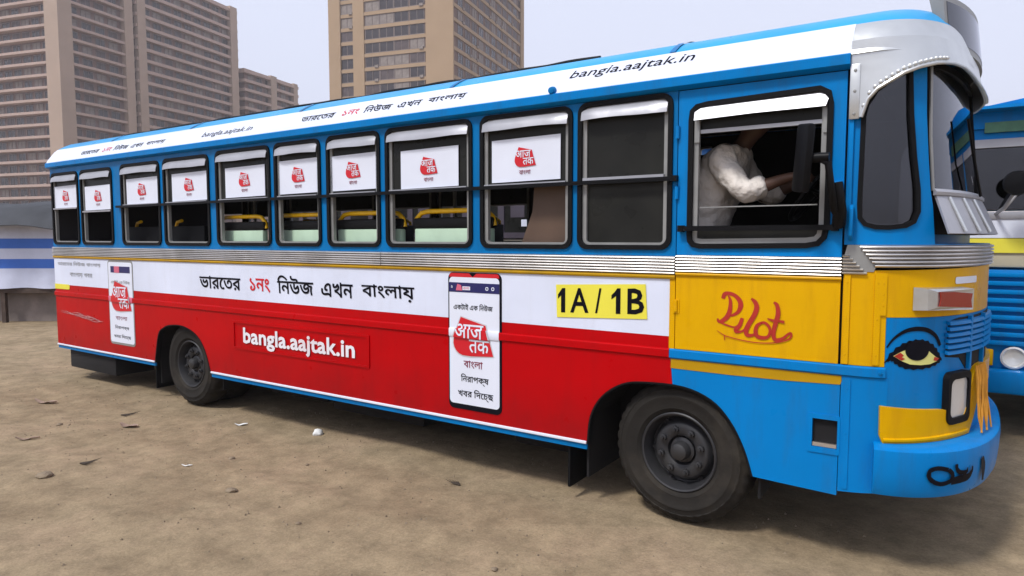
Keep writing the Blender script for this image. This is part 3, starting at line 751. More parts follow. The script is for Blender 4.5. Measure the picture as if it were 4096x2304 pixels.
text('lettering','a',U(-1.675),U(-1.660),1.350,1.368,'vinyl',ph,.010)
for x in (-1.36,-1.31): 
    decal('title_icon',rrect(U(x)-.012,U(x)+.012,1.342,1.366,.008,3),'vinyl',ph,.010,[rrect(U(x)-.007,U(x)+.007,1.347,1.361,.005,3)])
text('lettering','একটাই এক িনউজ',U(-1.655),U(-1.312),1.195,1.245,'ink',ph,.008,.1,.012)
logo(ph,U(-1.308),.872,.348,.008,True)
text('lettering','বাংলা',U(-1.567),U(-1.399),.785,.840,'vinyl_maroon',ph,.008,0,.012)
text('lettering','িনরাপক্ষ',U(-1.592),U(-1.348),.668,.742,'ink',ph,.008,0,.014); text('lettering','খবর িদেচ্ছ',U(-1.618),U(-1.309),.560,.636,'ink',ph,.008,0,.014)
sweep('rail_wrap',U(-1.694),U(-1.258),[(.012,1.001),(.0155,1.009),(.0155,1.053),(.012,1.062),(.003,1.064),(.003,1.000)],'vinyl',ph)
# second advert near the tail, weathered
p2=sheet('advert_panel',rrect(U(-6.59),U(-6.055),.525,1.462,.045),[],'frame_grey',bus,.004,.004)
decal('screen',rrect(U(-6.575),U(-6.070),.55,1.44,.03),'vinyl',p2,.006); decal('title_bar',rect(U(-6.52),U(-6.11),1.325,1.395),'vinyl_navy',p2,.008); decal('title_icon',rect(U(-6.44),U(-6.33),1.325,1.395),'vinyl_pink',p2,.010)
text('lettering','একটাই এক িনউজ',U(-6.52),U(-6.12),1.20,1.245,'frame_grey',p2,.008)
logo(p2,U(-6.10),.90,.42,.008,True)
sweep('rail_wrap',U(-6.575),U(-6.070),[(.012,1.001),(.0155,1.009),(.0155,1.053),(.012,1.062),(.003,1.064),(.003,1.000)],'vinyl_pink',p2)
text('lettering','বাংলা',U(-6.45),U(-6.2),.80,.845,'vinyl_maroon',p2,.008); text('lettering','িনরাপক্ষ',U(-6.47),U(-6.17),.69,.745,'ink',p2,.008); text('lettering','খবর িদেচ্ছ',U(-6.50),U(-6.14),.59,.645,'ink',p2,.008)
decal('yellow_patch',rrect(U(-7.99),U(-7.52),1.09,1.15,.025),'sticker_yellow',bus,.005)
for z,a,b in ((1.40,-7.8,-6.75),(1.27,-7.5,-6.95)): text('lettering',"ভারেতর িনউজ বাংলায়" if z>1.3 else 'বাংলায় খবর',U(a),U(b),z-.03,z+.03,'frame_grey',bus,.005)
mat('string_orange',(.55,.24,.02),rough=.8,var=.2,scale=20)
mat('scuff',(.52,.20,.20),rough=.7,var=.4,scale=30)
stroke('paint_scuff',[([(U(-7.75)+k*.05+random.uniform(-.1,.1),.83-k*.004+random.uniform(-.03,.03)),(U(-7.5)+k*.05+random.uniform(-.1,.1),.82-k*.004+random.uniform(-.03,.03)),(U(-7.3)+k*.05+random.uniform(-.1,.1),.80-k*.004+random.uniform(-.03,.03))],[.001,.009,.001]) for k in range(14)],'scuff',bus,.003)
# route sticker
rs=decal('route_sticker',[(U(-.814),1.405),(U(-.202),1.430),(U(-.189),1.222),(U(-.806),1.195)],'sticker_yellow',bus,.006)
sk=lambda u,o,z: S(u,o,z+(u-U(-.5))*.036)
for s_,a,b in (('1',-.798,-.745),('A',-.708,-.578),('/',-.532,-.490),('1',-.422,-.362),('B',-.316,-.208)):
    if s_=='1':
        w_=b-a; x=U(b)-.030; decal('route_number',[(x,1.238),(x+.030,1.238),(x+.030,1.394),(x+.008,1.394),(x-.008,1.372),(U(a),1.352),(U(a),1.326),(x-.004,1.344),(x,1.348)],'ink',rs,.008,(),sk)
    else: text('route_number',s_,U(a),U(b),1.238,1.394,'ink',rs,.008,0,.022,sk)
# brushed script on the cab door
W1=.022
stroke('script_lettering',[
 ([(.257,1.367),(.265,1.391),(.286,1.398),(.321,1.388),(.348,1.360),(.354,1.331),(.341,1.298),(.312,1.278),(.300,1.277)],[.020,.024,.020,.020,.026,.028,.020,.014,.010]),
 ([(.286,1.385),(.298,1.357),(.297,1.310),(.286,1.273),(.263,1.248),(.236,1.237),(.230,1.255)],[.006,.018,.024,.028,.024,.014,.010]),
 ([(.236,1.237),(.278,1.222),(.325,1.213),(.354,1.236),(.364,1.266)],[.008,.010,.008,.012,.018]),
 ([(.364,1.264),(.351,1.224),(.331,1.199),(.337,1.188),(.363,1.193),(.383,1.209)],[.018,.022,.022,.018,.010,.008]),
 ([(.410,1.375),(.430,1.358),(.440,1.330),(.429,1.288),(.400,1.234),(.386,1.197),(.395,1.174),(.424,1.177),(.440,1.193)],[.010,.022,.026,.026,.026,.026,.022,.014,.010]),
 ([(.467,1.247),(.445,1.231),(.437,1.201),(.446,1.173),(.475,1.166),(.502,1.174),(.512,1.201),(.506,1.229),(.484,1.248),(.465,1.247)],[.012,.018,.022,.022,.020,.016,.014,.016,.014,.012]),
 ([(.527,1.360),(.544,1.347),(.551,1.302),(.541,1.255),(.531,1.208),(.532,1.174),(.546,1.160),(.579,1.172),(.605,1.197),(.618,1.201),(.619,1.184),(.600,1.165),(.536,1.144),(.453,1.137),(.373,1.143),(.303,1.155),(.268,1.164),(.228,1.187)],[.010,.020,.024,.024,.022,.022,.020,.014,.012,.012,.010,.008,.006,.005,.005,.005,.005,.003]),
 ([(.497,1.272),(.527,1.263),(.560,1.262),(.584,1.258)],[.006,.014,.012,.016]),
 ([(.271,1.161),(.271,1.136)],.005)],'ink_red',bus,.0085,lambda u,o,z: S(u-XS,o,z))
# --- nose details
def ellipse(cx,cz,a,b,n=28,t0=0,t1=2*PI): return [(cx+a*math.cos(t0+(t1-t0)*i/n),cz+b*math.sin(t0+(t1-t0)*i/n)) for i in range(n+(0 if abs(t1-t0)>=2*PI-1e-6 else 1))]
# painted eye
lid=dens([(.122,1.078),(.150,1.128),(.195,1.170),(.245,1.192),(.300,1.198),(.352,1.188),(.402,1.158),(.435,1.122),(.458,1.092)],3)+dens([(.455,1.088),(.425,1.070),(.370,1.055),(.300,1.049),(.230,1.055),(.185,1.074),(.160,1.094),(.140,1.090)],3)
jag=[(x+(.003 if i%2 else -.002)*(1 if x>.29 else -1),z+(.0035 if i%2 else -.003)*(1 if z>1.11 else -1)) for i,(x,z) in enumerate(lid)]
decal('eye_lid',jag,'ink',bus,.003)
decal('eye_white',[(.165,1.118),(.20,1.138),(.235,1.152),(.29,1.150),(.35,1.146),(.375,1.128),(.41,1.106),(.43,1.098),(.415,1.084),(.37,1.072),(.31,1.070),(.25,1.076),(.205,1.094)],'eye_yellow',bus,.005)
decal('eye_pupil',ellipse(.290,1.146,.068,.052),'ink',bus,.007)
decal('eye_corner',[(.168,1.118),(.198,1.136),(.215,1.122),(.205,1.112),(.222,1.105),(.205,1.096)],'ink_red',bus,.0072); decal('eye_corner',[(.398,1.108),(.430,1.098),(.412,1.086),(.392,1.09)],'ink_red',bus,.0074)
stroke('eyebrow',[([(.133,1.160),(.165,1.205),(.215,1.240),(.275,1.253),(.345,1.245),(.405,1.212),(.440,1.162)],[.006,.012,.018,.022,.022,.020,.018])],'ink',bus,.003)
# grille: dark slots with slats
gb=sheet('grille',[(.485,1.10),(.50,1.255),(.53,1.285),(.60,1.295),(UC,1.30),(UC,1.02),(.70,1.02),(.62,1.085)],[],'dark',bus,.003,.004)
for k in range(6):
    z=1.125+k*.030
    sweep('slat',.475+ (0.01 if k>3 else 0),UC,[(.004,z-.010),(.024,z-.012),(.018,z+.004),(.004,z+.009)],'blue',gb)
for uu in (.70,.705+.22,): sheet('grille_post',rect(uu,uu+.022,1.02,1.30),[],'blue',gb,.022,.018)
body.append(gb)
# indicator lamp in its alloy housing
hs_=bmesh.new(); 
fr_=[S(.335,.062,1.363),S(.585,.062,1.355),S(.585,.062,1.432),S(.335,.062,1.440)]; bk=[S(.255,.002,1.345),S(.605,.002,1.335),S(.605,.002,1.455),S(.255,.002,1.460)]
md=[S(.285,.060,1.350),S(.597,.066,1.342),S(.597,.066,1.448),S(.285,.060,1.455)]
vb_=[hs_.verts.new(p) for p in bk]; vm=[hs_.verts.new(p) for p in md]; vf=[hs_.verts.new(p) for p in fr_]; 
ctr=S(.46,.045,1.40)
for A,B_ in ((vb_,vm),(vm,vf)):
    for k in range(4): hs_.faces.new((A[k],A[(k+1)%4],B_[(k+1)%4],B_[k]))
hs_.faces.new(vf)
ho=fin(hs_,'indicator_lamp','alu',bus); body.append(ho)
sheet('lens',[(.340,1.366),(.35,1.40),(.343,1.437),(.455,1.437),(.580,1.430),(.572,1.395),(.580,1.358),(.455,1.362)],[],'lens_red',ho,.070,.006,lambda u,o,z: (fr_[0].lerp(fr_[1],(u-.335)/.25)+Vector((0,0,z-1.36)) + (S(.46,1,0)-S(.46,0,0))*(o-.062)))
text('nose_lettering','1A',.640,.672,1.40,1.45,'ink_red',bus,.004); text('nose_lettering','1B',.640,.672,1.33,1.38,'ink_red',bus,.004)
decal('white_patch',rrect(.545,.80,1.470,1.505,.01),'vinyl',bus,.004)
# yellow wrap-around fender with a headlamp
FT=[(.108,.868),(.27,.852),(.44,.838),(.478,.832),(.482,.78),(.51,.748),(.58,.752),(.66,.79),(.72,.88),(.76,.98),(.80,1.02),(.85,1.03),(UC,1.02),(UC,.90),(.88,.88),(.80,.76),(.72,.665),(.60,.645),(.47,.640),(.30,.645),(.20,.655),(.125,.680),(.110,.72)]
fe=sheet('nose_fender',FT,[],'yellow',bus,.024,.022); body.append(fe)
sweep('fender_lip',.125,.70,[(.024,.690),(.034,.694),(.034,.704),(.024,.708)],'yellow',fe)
HL=rrect(.478,.700,.752,1.020,.04); HLi=rrect(.500,.680,.785,.985,.035)
hl=sheet('headlamp',HL,[HLi],'rubber',bus,.034,.05); body.append(hl)
sheet('lens',HLi,[],'lens_white',hl,.022,.012)
# bumper: deep pressed blue bar standing out from the nose
def Sb(f,d=0.0):     # superellipse plan
    a,b,n_=.63+d,1.17+d,2.5; c,s=abs(math.cos(f)),abs(math.sin(f))
    return Vector((.93+a*s**(2/n_),1.10-b*c**(2/n_),0))
bb=bmesh.new(); prof=[(-.10,.672),(-.005,.668),(.012,.655),(.016,.62),(.012,.54),(.004,.46),(-.012,.425),(-.05,.415),(-.10,.42)]
NF=44; f0=.10; rg=[]
for i in range(NF+1):
    f=f0+(PI/2-f0)*i/NF
    rg.append([bb.verts.new(Sb(f,d)+Vector((0,0,z+(.012*(1-i/NF))))) for d,z in prof])
for i in range(NF):
    for k in range(len(prof)): bb.faces.new((rg[i][k],rg[i][(k+1)%len(prof)],rg[i+1][(k+1)%len(prof)],rg[i+1][k]))
bb.faces.new(rg[0][::-1]); bb.faces.new(rg[-1])
bu=fin(bb,'bumper','blue',bus,True); body.append(bu)
# black scrawl on the bumper, lying on its face
bl_=[0.]; fl_=[0.]
for i in range(1,401):
    f=i/400*PI/2; bl_.append(bl_[-1]+(Sb(f)-Sb((i-1)/400*PI/2)).length); fl_.append(f)
def SB(u,o,z):
    k=min(range(0,401,1),key=lambda j:abs(bl_[j]-u)); f=fl_[k]; p=Sb(f,.016+o); p.z=z; return p
def ubx(x):  # arc length where plan X = x
    return bl_[min(range(401),key=lambda j:abs(Sb(fl_[j]).x-x))]
ub0=ubx(1.245); ub1=ubx(1.425)
def mk(px,py): return (ub0+(px-525)/195*(ub1-ub0), (.615-(py-1200)/90*.105)-(px-525)/195*.018)
stroke('bumper_mark',[([mk(600,1225),mk(560,1218),mk(532,1232),mk(535,1265),mk(570,1285),mk(610,1272),mk(618,1245),mk(600,1225)],.022),([mk(612,1275),mk(650,1268),mk(690,1262),mk(712,1240),mk(716,1218)],[.034,.040,.034,.018,.008]),([mk(632,1202),mk(636,1225),mk(655,1240),mk(690,1235)],[.018,.022,.024,.012]),([mk(660,1262),mk(680,1240),mk(688,1220)],[.020,.014,.006])],'ink',bu,.004,SB)
# tow slot in the bumper
ua=ubx(1.462); stroke('tow_slot',[([(ua,.60),(ua+.02,.55),(ua+.015,.48)],[.03,.05,.02])],'dark',bu,.004,SB)
# dry strings hung over the bumper corner
for k in range(7):
    uu=.77+k*.026; q=.010*math.sin(k*2.3); tube('string',[S(uu,.03,1.03),S(uu-.012,.045,.95+q),S(uu-.028-q,.055,.86),S(uu-.05+q,.07,.77),S(uu-.045-.03*(k%3),.085,.69)],[.006,.008,.006,.007,.004],'string_orange',bus,6)
# --- far half of the shell
far_names=[mirror(o) for o in body]
# --- rear, floor, ceiling, interior
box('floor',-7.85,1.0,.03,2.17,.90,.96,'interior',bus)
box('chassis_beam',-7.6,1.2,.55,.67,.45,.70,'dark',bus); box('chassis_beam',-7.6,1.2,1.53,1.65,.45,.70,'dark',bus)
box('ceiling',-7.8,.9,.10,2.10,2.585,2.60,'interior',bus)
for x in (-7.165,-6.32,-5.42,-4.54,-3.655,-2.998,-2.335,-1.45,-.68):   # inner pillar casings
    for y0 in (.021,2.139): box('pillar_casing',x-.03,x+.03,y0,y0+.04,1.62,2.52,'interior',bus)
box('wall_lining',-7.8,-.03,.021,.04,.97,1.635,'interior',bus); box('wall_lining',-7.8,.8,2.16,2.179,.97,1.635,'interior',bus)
# benches along the near wall: mint backs, black head roll, yellow rail
for a in (-4.72,-3.87,-3.02,-2.17):
    st=empty('bench_seat',(a+.03,.135,0)); st.parent=bus; q=.75
    box('backrest',.02,q-.02,-.03,.03,1.38,1.775,'mint',st,bev=.012); box('head_roll',.0,q,-.035,.035,1.777,1.855,'seat_black',st,bev=.02)
    box('cushion',.02,q-.02,.035,.45,1.30,1.40,'mint',st,bev=.02); box('base',.06,q-.06,.05,.40,.961,1.30,'seat_black',st)
    tube('grab_rail',[(.005,0,1.79),(.02,0,1.85),(.07,0,1.893),(.14,0,1.903),(q-.14,0,1.903),(q-.07,0,1.893),(q-.02,0,1.85),(q-.005,0,1.79)],.019,'rail_yellow',st,10)
for a in (-6.55,-5.75):
    st=empty('bench_seat',(a,.22,0)); st.parent=bus; q=.75
    box('backrest',.02,q-.02,-.03,.03,1.38,1.83,'seat_black',st,bev=.012); box('cushion',.02,q-.02,.035,.45,1.30,1.40,'seat_black',st,bev=.02); box('base',.06,q-.06,.05,.40,.961,1.30,'seat_black',st)
    tube('grab_rail',[(.20,-.01,1.83),(.24,-.02,1.87),(.34,-.03,1.885)],.017,'rail_yellow',st,8)
for k in range(4):
    x=-5.2+k*1.25; st=empty('row_seat',(x,1.55,0)); st.parent=bus
    box('backrest',-.04,.04,-.05,.55,1.38,1.85,'seat_black',st,bev=.015); box('cushion',.04,.45,-.05,.55,1.30,1.40,'seat_black',st,bev=.02); box('base',.06,.40,.0,.50,.961,1.30,'seat_black',st)
    tube('grab_rail',[(0,-.03,1.80),(0,.0,1.89),(0,.06,1.915),(0,.45,1.915),(0,.52,1.88),(0,.53,1.80)],.018,'rail_yellow',st,8)
# brown partition behind the cab, bulkhead
bp=bmesh.new(); vsx=[bp.verts.new(p) for p in ((-1.16,.10,1.2),(-.60,.10,1.2),(-.60,.10,2.10),(-1.04,.10,2.10),(-1.06,.10,1.88),(-1.15,.10,1.66))]; bp.faces.new(vsx)
e_=bmesh.ops.extrude_face_region(bp,geom=bp.faces[:]); bmesh.ops.translate(bp,verts=[v for v in e_['geom'] if isinstance(v,bmesh.types.BMVert)],vec=(0,.03,0))
fin(bp,'side_board','brown_board',bus)
box('bulkhead',-.58,-.54,.03,1.35,.961,2.50,'interior',bus)
for x,y in ((-1.4,.8),(-2.6,1.2),(-4.0,.9),(-5.6,1.2)): tube('stanchion',[(x,y,.96),(x,y,2.585)],.018,'frame_grey',bus,8)
box('dashboard',.80,1.22,.30,1.95,1.45,1.72,'interior',bus,bev=.04); box('engine_cover',.15,.95,.95,1.65,.961,1.55,'interior',bus,bev=.06)
ds=empty('driver_seat',(-.12,.5,0)); ds.parent=bus
box('cushion',-.20,.25,-.23,.23,1.38,1.48,'seat_black',ds,bev=.03); box('backrest',-.27,-.19,-.22,.22,1.45,2.0,'seat_black',ds,bev=.03); box('pedestal',-.12,.15,-.15,.15,.961,1.38,'seat_black',ds)
sw=bmesh.new(); SWM=Matrix.Translation((.63,.50,1.98))@Matrix.Rotation(R(-52),4,'Y')
bm_tube(sw,[SWM@Vector((.21*math.cos(t*PI/16),.21*math.sin(t*PI/16),0)) for t in range(32)],.014,8,True)
swo=fin(sw,'steering_wheel','bar_black',bus,True)
for t in (0.5,2.6,4.7): tube('spoke',[SWM@Vector((0,0,-.03)),SWM@Vector((.205*math.cos(t),.205*math.sin(t),0))],.010,'bar_black',swo,6)
tube('column',[(.63,.50,1.98),(.80,.50,1.80),(.98,.50,1.62)],.025,'bar_black',swo,8)
# wheel housings
def housing(x,y0,y1,r=.56):
    bm=bmesh.new(); A=[];B_=[]
    for k in range(17):
        t=PI*k/16; A.append(bm.verts.new((x-r*math.cos(t),y0,.42+r*.84*math.sin(t)))); B_.append(bm.verts.new((x-r*math.cos(t),y1,.42+r*.84*math.sin(t))))
    for k in range(16): bm.faces.new((A[k],A[k+1],B_[k+1],B_[k]))
    bm.faces.new(B_)
    return fin(bm,'wheel_housing','dark',bus)
housing(-.07,.024,.54); housing(-5.17,.024,.80)
# wheels
def wheel(x,y,steer=0,dual=False,side=1):
    r=.43
    w_=empty('wheel',(x,y,.43),steer); w_.parent=bus
    # tyre profile: (radius, y) outer face at y=-.12
    pr=[(.225,-.085),(.245,-.105),(.262,-.116),(.266,-.119),(.272,-.1175),(.30,-.124),(.325,-.126),(.330,-.1285),(.340,-.1285),(.345,-.1245),(.372,-.119),(.376,-.1215),(.382,-.1195),(.386,-.112),(.400,-.104),(.418,-.092),(.427,-.07),(.430,-.04),(.430,.04),(.427,.07),(.418,.092),(.400,.104),(.375,.116),(.33,.125),(.29,.122),(.245,.105),(.225,.085)]
    bm=bmesh.new(); n_=120; rings=[]
    for i,(a,yy) in enumerate(pr):
        ring=[]
        for k in range(n_):
            g=0
            if a>.395 and (k%3==0): g=-.010
            if .372<a<.395 and yy<0 and k%3==0: g=-.004
            if a>.425 and abs(yy)<.05: g=-.010 if (k+ (1 if yy>0 else 0))%4==0 else 0
            t=2*PI*k/n_; ring.append(bm.verts.new(((a+g)*math.cos(t),yy,(a+g)*math.sin(t))))
        rings.append(ring)
    for i in range(len(rings)-1):
        for k in range(n_): bm.faces.new((rings[i][k],rings[i][(k+1)%n_],rings[i+1][(k+1)%n_],rings[i+1][k]))
    ty=fin(bm,'tyre','tyre',w_,True)
    rim=lathe('rim',[(.236,-.100),(.240,-.106),(.233,-.112),(.224,-.108),(.217,-.088),(.208,-.050),(.203,-.012),(.194,-.006),(.184,-.022),(.172,-.052),(.158,-.062),(.112,-.064),(.090,-.052),(.083,-.010),(.060,-.008)],48,'rim',w_,None,False,True)
    lathe('hub',[(.001,-.115),(.030,-.114),(.048,-.105),(.055,-.090),(.058,-.050),(.075,-.045),(.078,-.02)],24,'rim',w_)
    for k in range(8):
        t=2*PI*(k+.35)/8; mt=Matrix.Translation((.130*math.cos(t),-.063,.130*math.sin(t)))
        lathe('wheel_nut',[(.001,-.034),(.010,-.033),(.012,-.020),(.021,-.018),(.023,0)],8,'rim',w_,mt)
    for k in range(6):
        t=2*PI*(k+.1)/6; mt=Matrix.Translation((.190*math.cos(t),-.024,.190*math.sin(t)))@Matrix.Rotation(-t,4,'Y')
        lathe('vent_hole',[(.001,-.008),(.016,-.006),(.018,0)],10,'dark',w_,mt)
    if dual: 
        q=link('inner_tyre',ty.data,None,w_); q.location=(0,.27,0)
    if side<0: w_.rotation_euler=(0,0,PI)
    return w_
wheel(.0,.165,R(-5)); wheel(-5.12,.17,0,True); wheel(.0,2.02,0,False,-1); wheel(-5.12,2.03,0,True,-1)
tube('axle',[(0,.25,.43),(0,1.95,.43)],.05,'dark',bus); tube('axle',[(-5.12,.3,.43),(-5.12,1.9,.43)],.09,'dark',bus)
for x,z0,z1,y0,y1 in ((-.735,.075,.44,.04,.34),(-5.78,.10,.44,.06,.50)):
    bm=bmesh.new(); bm_box(bm,x-.008,x+.008,y0,y1,z0,z1); fin(bm,'mud_flap','rubber',bus)
box('tail_step',-7.72,-6.62,.05,.50,.13,.37,'dark',bus,bev=.02)

# ------------------------------------------------------------------ driver
def skin_body(name,verts,edges,radii,m,parent=None,root=0,sub=2):
    me=bpy.data.meshes.new(name); me.from_pydata(verts,edges,[]); o=link(name,me,m,parent)
    md=o.modifiers.new('skin','SKIN'); md.use_smooth_shade=True
    for i,r in enumerate(radii):
        v=me.skin_vertices[0].data[i]; v.radius=(r,r) if not isinstance(r,tuple) else r; v.use_root=(i==root)
    s=o.modifiers.new('sub','SUBSURF'); s.levels=sub; s.render_levels=sub; return o
dv=empty('person',(0,-.07,0)); tag(dv,'driver in a loose off-white shirt bent over the steering wheel in the cab','person')
V=[];E_=[];Rr=[]
def av(p,r,pa=None):
    V.append(p); Rr.append(r); 
    if pa is not None: E_.append((pa,len(V)-1))
    return len(V)-1
pel=av((-.10,.5,1.60),(.17,.13)); sp=av((-.03,.5,1.82),(.15,.12),pel); ch=av((.09,.5,2.07),(.16,.13),sp); nk=av((.22,.5,2.25),.055,ch); nk2=av((.26,.5,2.31),.055,nk)
hd=av((.31,.5,2.38),(.075,.09),nk2); hd2=av((.345,.5,2.47),(.07,.085),hd); av((.36,.5,2.53),.04,hd2); nose=av((.425,.5,2.41),.018,hd)
for s in (-1,1):
    sh=av((.15,.5+s*.19,2.17),.068,ch); el=av((.30,.5+s*.25,1.95),.047,sh); fm=av((.42,.5+s*.21,2.00),.040,el); wr=av((.52,.5+s*.18,2.04),.028,fm); pm=av((.575,.5+s*.175,2.045),(.042,.020),wr)
    for k in range(4):
        yy=.5+s*.175+(k-1.5)*.020; f1=av((.625,yy,2.055+.004*k),.0095,pm); f2=av((.650,yy,2.035),.009,f1); av((.640,yy,2.010),.008,f2)
    t1=av((.585,.5+s*.175-s*.045,2.03),.010,pm); av((.610,.5+s*.175-s*.055,2.015),.009,t1)
    hp=av((-.02,.5+s*.10,1.575),.098,pel); kn=av((.38,.5+s*.15,1.57),.066,hp); an=av((.52,.5+s*.14,1.08),.042,kn); av((.66,.5+s*.15,1.005),.036,an)
bd=skin_body('body',V,E_,Rr,'skin',dv)
V=[];E_=[];Rr=[]
pel=av((-.10,.5,1.56),(.23,.19)); sp=av((-.03,.5,1.78),(.225,.185),pel); sp2=av((.04,.5,1.95),(.21,.17),sp); ch=av((.13,.5,2.10),(.195,.155),sp2); nk=av((.22,.5,2.23),.085,ch)
for s in (-1,1):
    sh=av((.15,.5+s*.19,2.17),.092,ch); md_=av((.235,.5+s*.235,2.05),.080,sh); el=av((.31,.5+s*.25,1.955),.074,md_); av((.43,.5+s*.21,2.005),.060,el)
shirt=skin_body('shirt',V,E_,Rr,'shirt',dv,sub=4)
for sz,stn in ((.13,.045),(.05,.010)):
    tx=bpy.data.textures.new('folds','CLOUDS'); tx.noise_scale=sz; tx.noise_depth=2; dm=shirt.modifiers.new('folds','DISPLACE'); dm.texture=tx; dm.strength=stn; dm.mid_level=.5; dm.texture_coords='LOCAL'
V=[];E_=[];Rr=[]
pel=av((-.10,.5,1.58),(.185,.14))
for s in (-1,1):
    hp=av((-.0,.5+s*.11,1.58),.112,pel); kn=av((.39,.5+s*.15,1.575),.082,hp); av((.51,.5+s*.14,1.12),.062,kn)
skin_body('trousers',V,E_,Rr,'trousers',dv)
V=[];E_=[];Rr=[]
a=av((.24,.5,2.42),(.085,.06)); b=av((.29,.5,2.50),(.09,.07),a); av((.36,.5,2.535),(.075,.045),b)
skin_body('hair',V,E_,Rr,'hair',dv)

# ------------------------------------------------------------------ other buses in the yard
def other_bus(loc,rz,label,L=7.6,colA='blue',colB='yellow'):
    """front at local y=0 facing -y, width along x"""
    t=empty('parked_bus',loc,rz); tag(t,label,'bus'); hw=1.1
    box('lower_body',-hw,hw,.0,L,.42,1.45,colA,t,bev=.05); box('waist_band',-hw-.006,hw+.006,-.006,L+.006,1.455,1.70,'cream',t,bev=.02)
    bm=bmesh.new()
    for s in (-1,1):
        bm_box(bm,s*hw-.03,s*hw+.03,.05,L-.05,1.705,1.78); bm_box(bm,s*hw-.03,s*hw+.03,.05,L-.05,2.46,2.62)
        y=.15
        while y<L: bm_box(bm,s*hw-.03,s*hw+.03,y,y+.10,1.78,2.46); y+=.82
    bm_box(bm,-hw,hw,.0,.06,2.53,2.66); bm_box(bm,-hw,hw,L-.06,L,1.70,2.62)
    for x in (-hw,-.03,hw-.06): bm_box(bm,x,x+.06,.0,.06,1.93,2.53)
    fin(bm,'pillar_frame',colA,t)
    y=.25
    while y<L-.5:
        for s in (-1,1):
            w_=box('window',s*hw-.012,s*hw+.012,y,y+.72,1.78,2.40,'film',t); box('rain_hood',s*hw-.035,s*hw+.035,y+.03,y+.69,2.402,2.455,'silver_paint',w_); box('notice',s*hw-.02,s*hw+.02,y+.12,y+.36+.2*hsh(y,3),1.86,1.95,'vinyl',w_); box('curtain',s*hw-.018,s*hw+.018,y+.40,y+.62,1.98,2.38,'bus_grey',w_)
        y+=.82
    rf=bmesh.new(); ys_=[-.03,.15,L-.15,L+.03]; pr=[(-hw-.04,2.62),(-hw,2.72),(-hw*.8,2.83),(-hw*.4,2.91),(0,2.935),(hw*.4,2.91),(hw*.8,2.83),(hw,2.72),(hw+.04,2.62)]
    rg=[[rf.verts.new((x,y,2.62+(z-2.62)*(.9 if y in (ys_[0],ys_[-1]) else 1))) for x,z in pr] for y in ys_]
    for i in range(3):
        for k in range(len(pr)-1): rf.faces.new((rg[i][k],rg[i][k+1],rg[i+1][k+1],rg[i+1][k]))
    for r_ in (rg[0],rg[-1]): rf.faces.new(r_)
    for i in range(3): rf.faces.new((rg[i][0],rg[i+1][0],rg[i+1][-1],rg[i][-1]))
    fin(rf,'roof','blue',t,True)
    box('destination_board',-.9,.9,-.035,.0,2.585,2.67,'green_board',t); box('visor',-hw+.02,hw-.02,-.22,-.02,2.755,2.78,'blue',t); box('painted_visor_shadow',-hw+.05,hw-.05,-.02,-.005,2.672,2.752,'dark',t)  # dark strip under the visor paints in its shadow
    for s in (-1,1):
        w_=box('windscreen',min(s*.03,s*1.03),max(s*.03,s*1.03),.015,.03,1.94,2.46,'glass_smoke',t); box('rain_hood',min(s*.04,s*1.03),max(s*.04,s*1.03),-.03,.012,2.46,2.53,'silver_paint',w_)
        tube('wiper',[(s*.75,-.02,1.92),(s*.62,-.04,2.12),(s*.45,-.03,2.28)],.009,'silver_paint',t,6)
        h=lathe('headlamp',[(.085,.0),(.095,-.048),(.08,-.052),(.07,-.035),(.001,-.02)],20,'lens_white',t,Matrix.Translation((s*.62,0,.70)))
        box('indicator_lamp',s*.86-.10,s*.86+.10,-.04,.0,.62,.76,'yellow',t,bev=.01)
        lathe('wing_mirror',[(.001,-.03),(.09,-.02),(.10,.0),(.09,.02),(.001,.03)],18,'bar_black',t,Matrix.Translation((s*(hw-.42),-.30,2.14))); tube('mirror_arm',[(s*(hw-.3),.0,1.90),(s*(hw-.35),-.20,1.95),(s*(hw-.42),-.28,2.10)],.014,'silver_paint',t,6)
        for y in (1.3,5.6):
            wh=lathe('wheel',[(.05,-.13),(.25,-.14),(.40,-.13),(.43,-.09),(.43,.09),(.40,.13),(.25,.14),(.05,.13)],30,'tyre',t,Matrix.Translation((s*.93,y,.43))@Matrix.Rotation(PI/2,4,'Z'))
    box('sill_trim',-hw,hw,-.03,-.004,1.86,1.93,'silver_paint',t,bev=.008); box('cowl',-hw,hw,-.02,.05,1.705,1.86,'vinyl',t)
    for k in range(9): box('grille_slat',-hw+.08,hw-.08,-.045,-.005,.80+k*.072,.838+k*.072,colA,t,bev=.006)
    box('bumper',-hw-.03,hw+.03,-.14,.0,.40,.60,colA,t,bev=.03); box('belt_trim',-hw-.01,hw+.01,-.022,-.008,1.58,1.70,'sticker_yellow',t)
    box('interior_core',-hw+.15,hw-.15,.9,L-.2,.9,1.9,'dark',t); box('ceiling',-hw+.04,hw-.04,.1,L-.1,2.60,2.615,'interior',t)
    return t
other_bus((2.36,3.30,0),R(2),'parked blue and cream bus facing out beyond the nose of the nearer bus')
b3=other_bus((-1.2,4.9,0),R(90),'parked dark grey bus standing alongside, seen through the open windows of the nearer bus',7.6,'bus_grey')

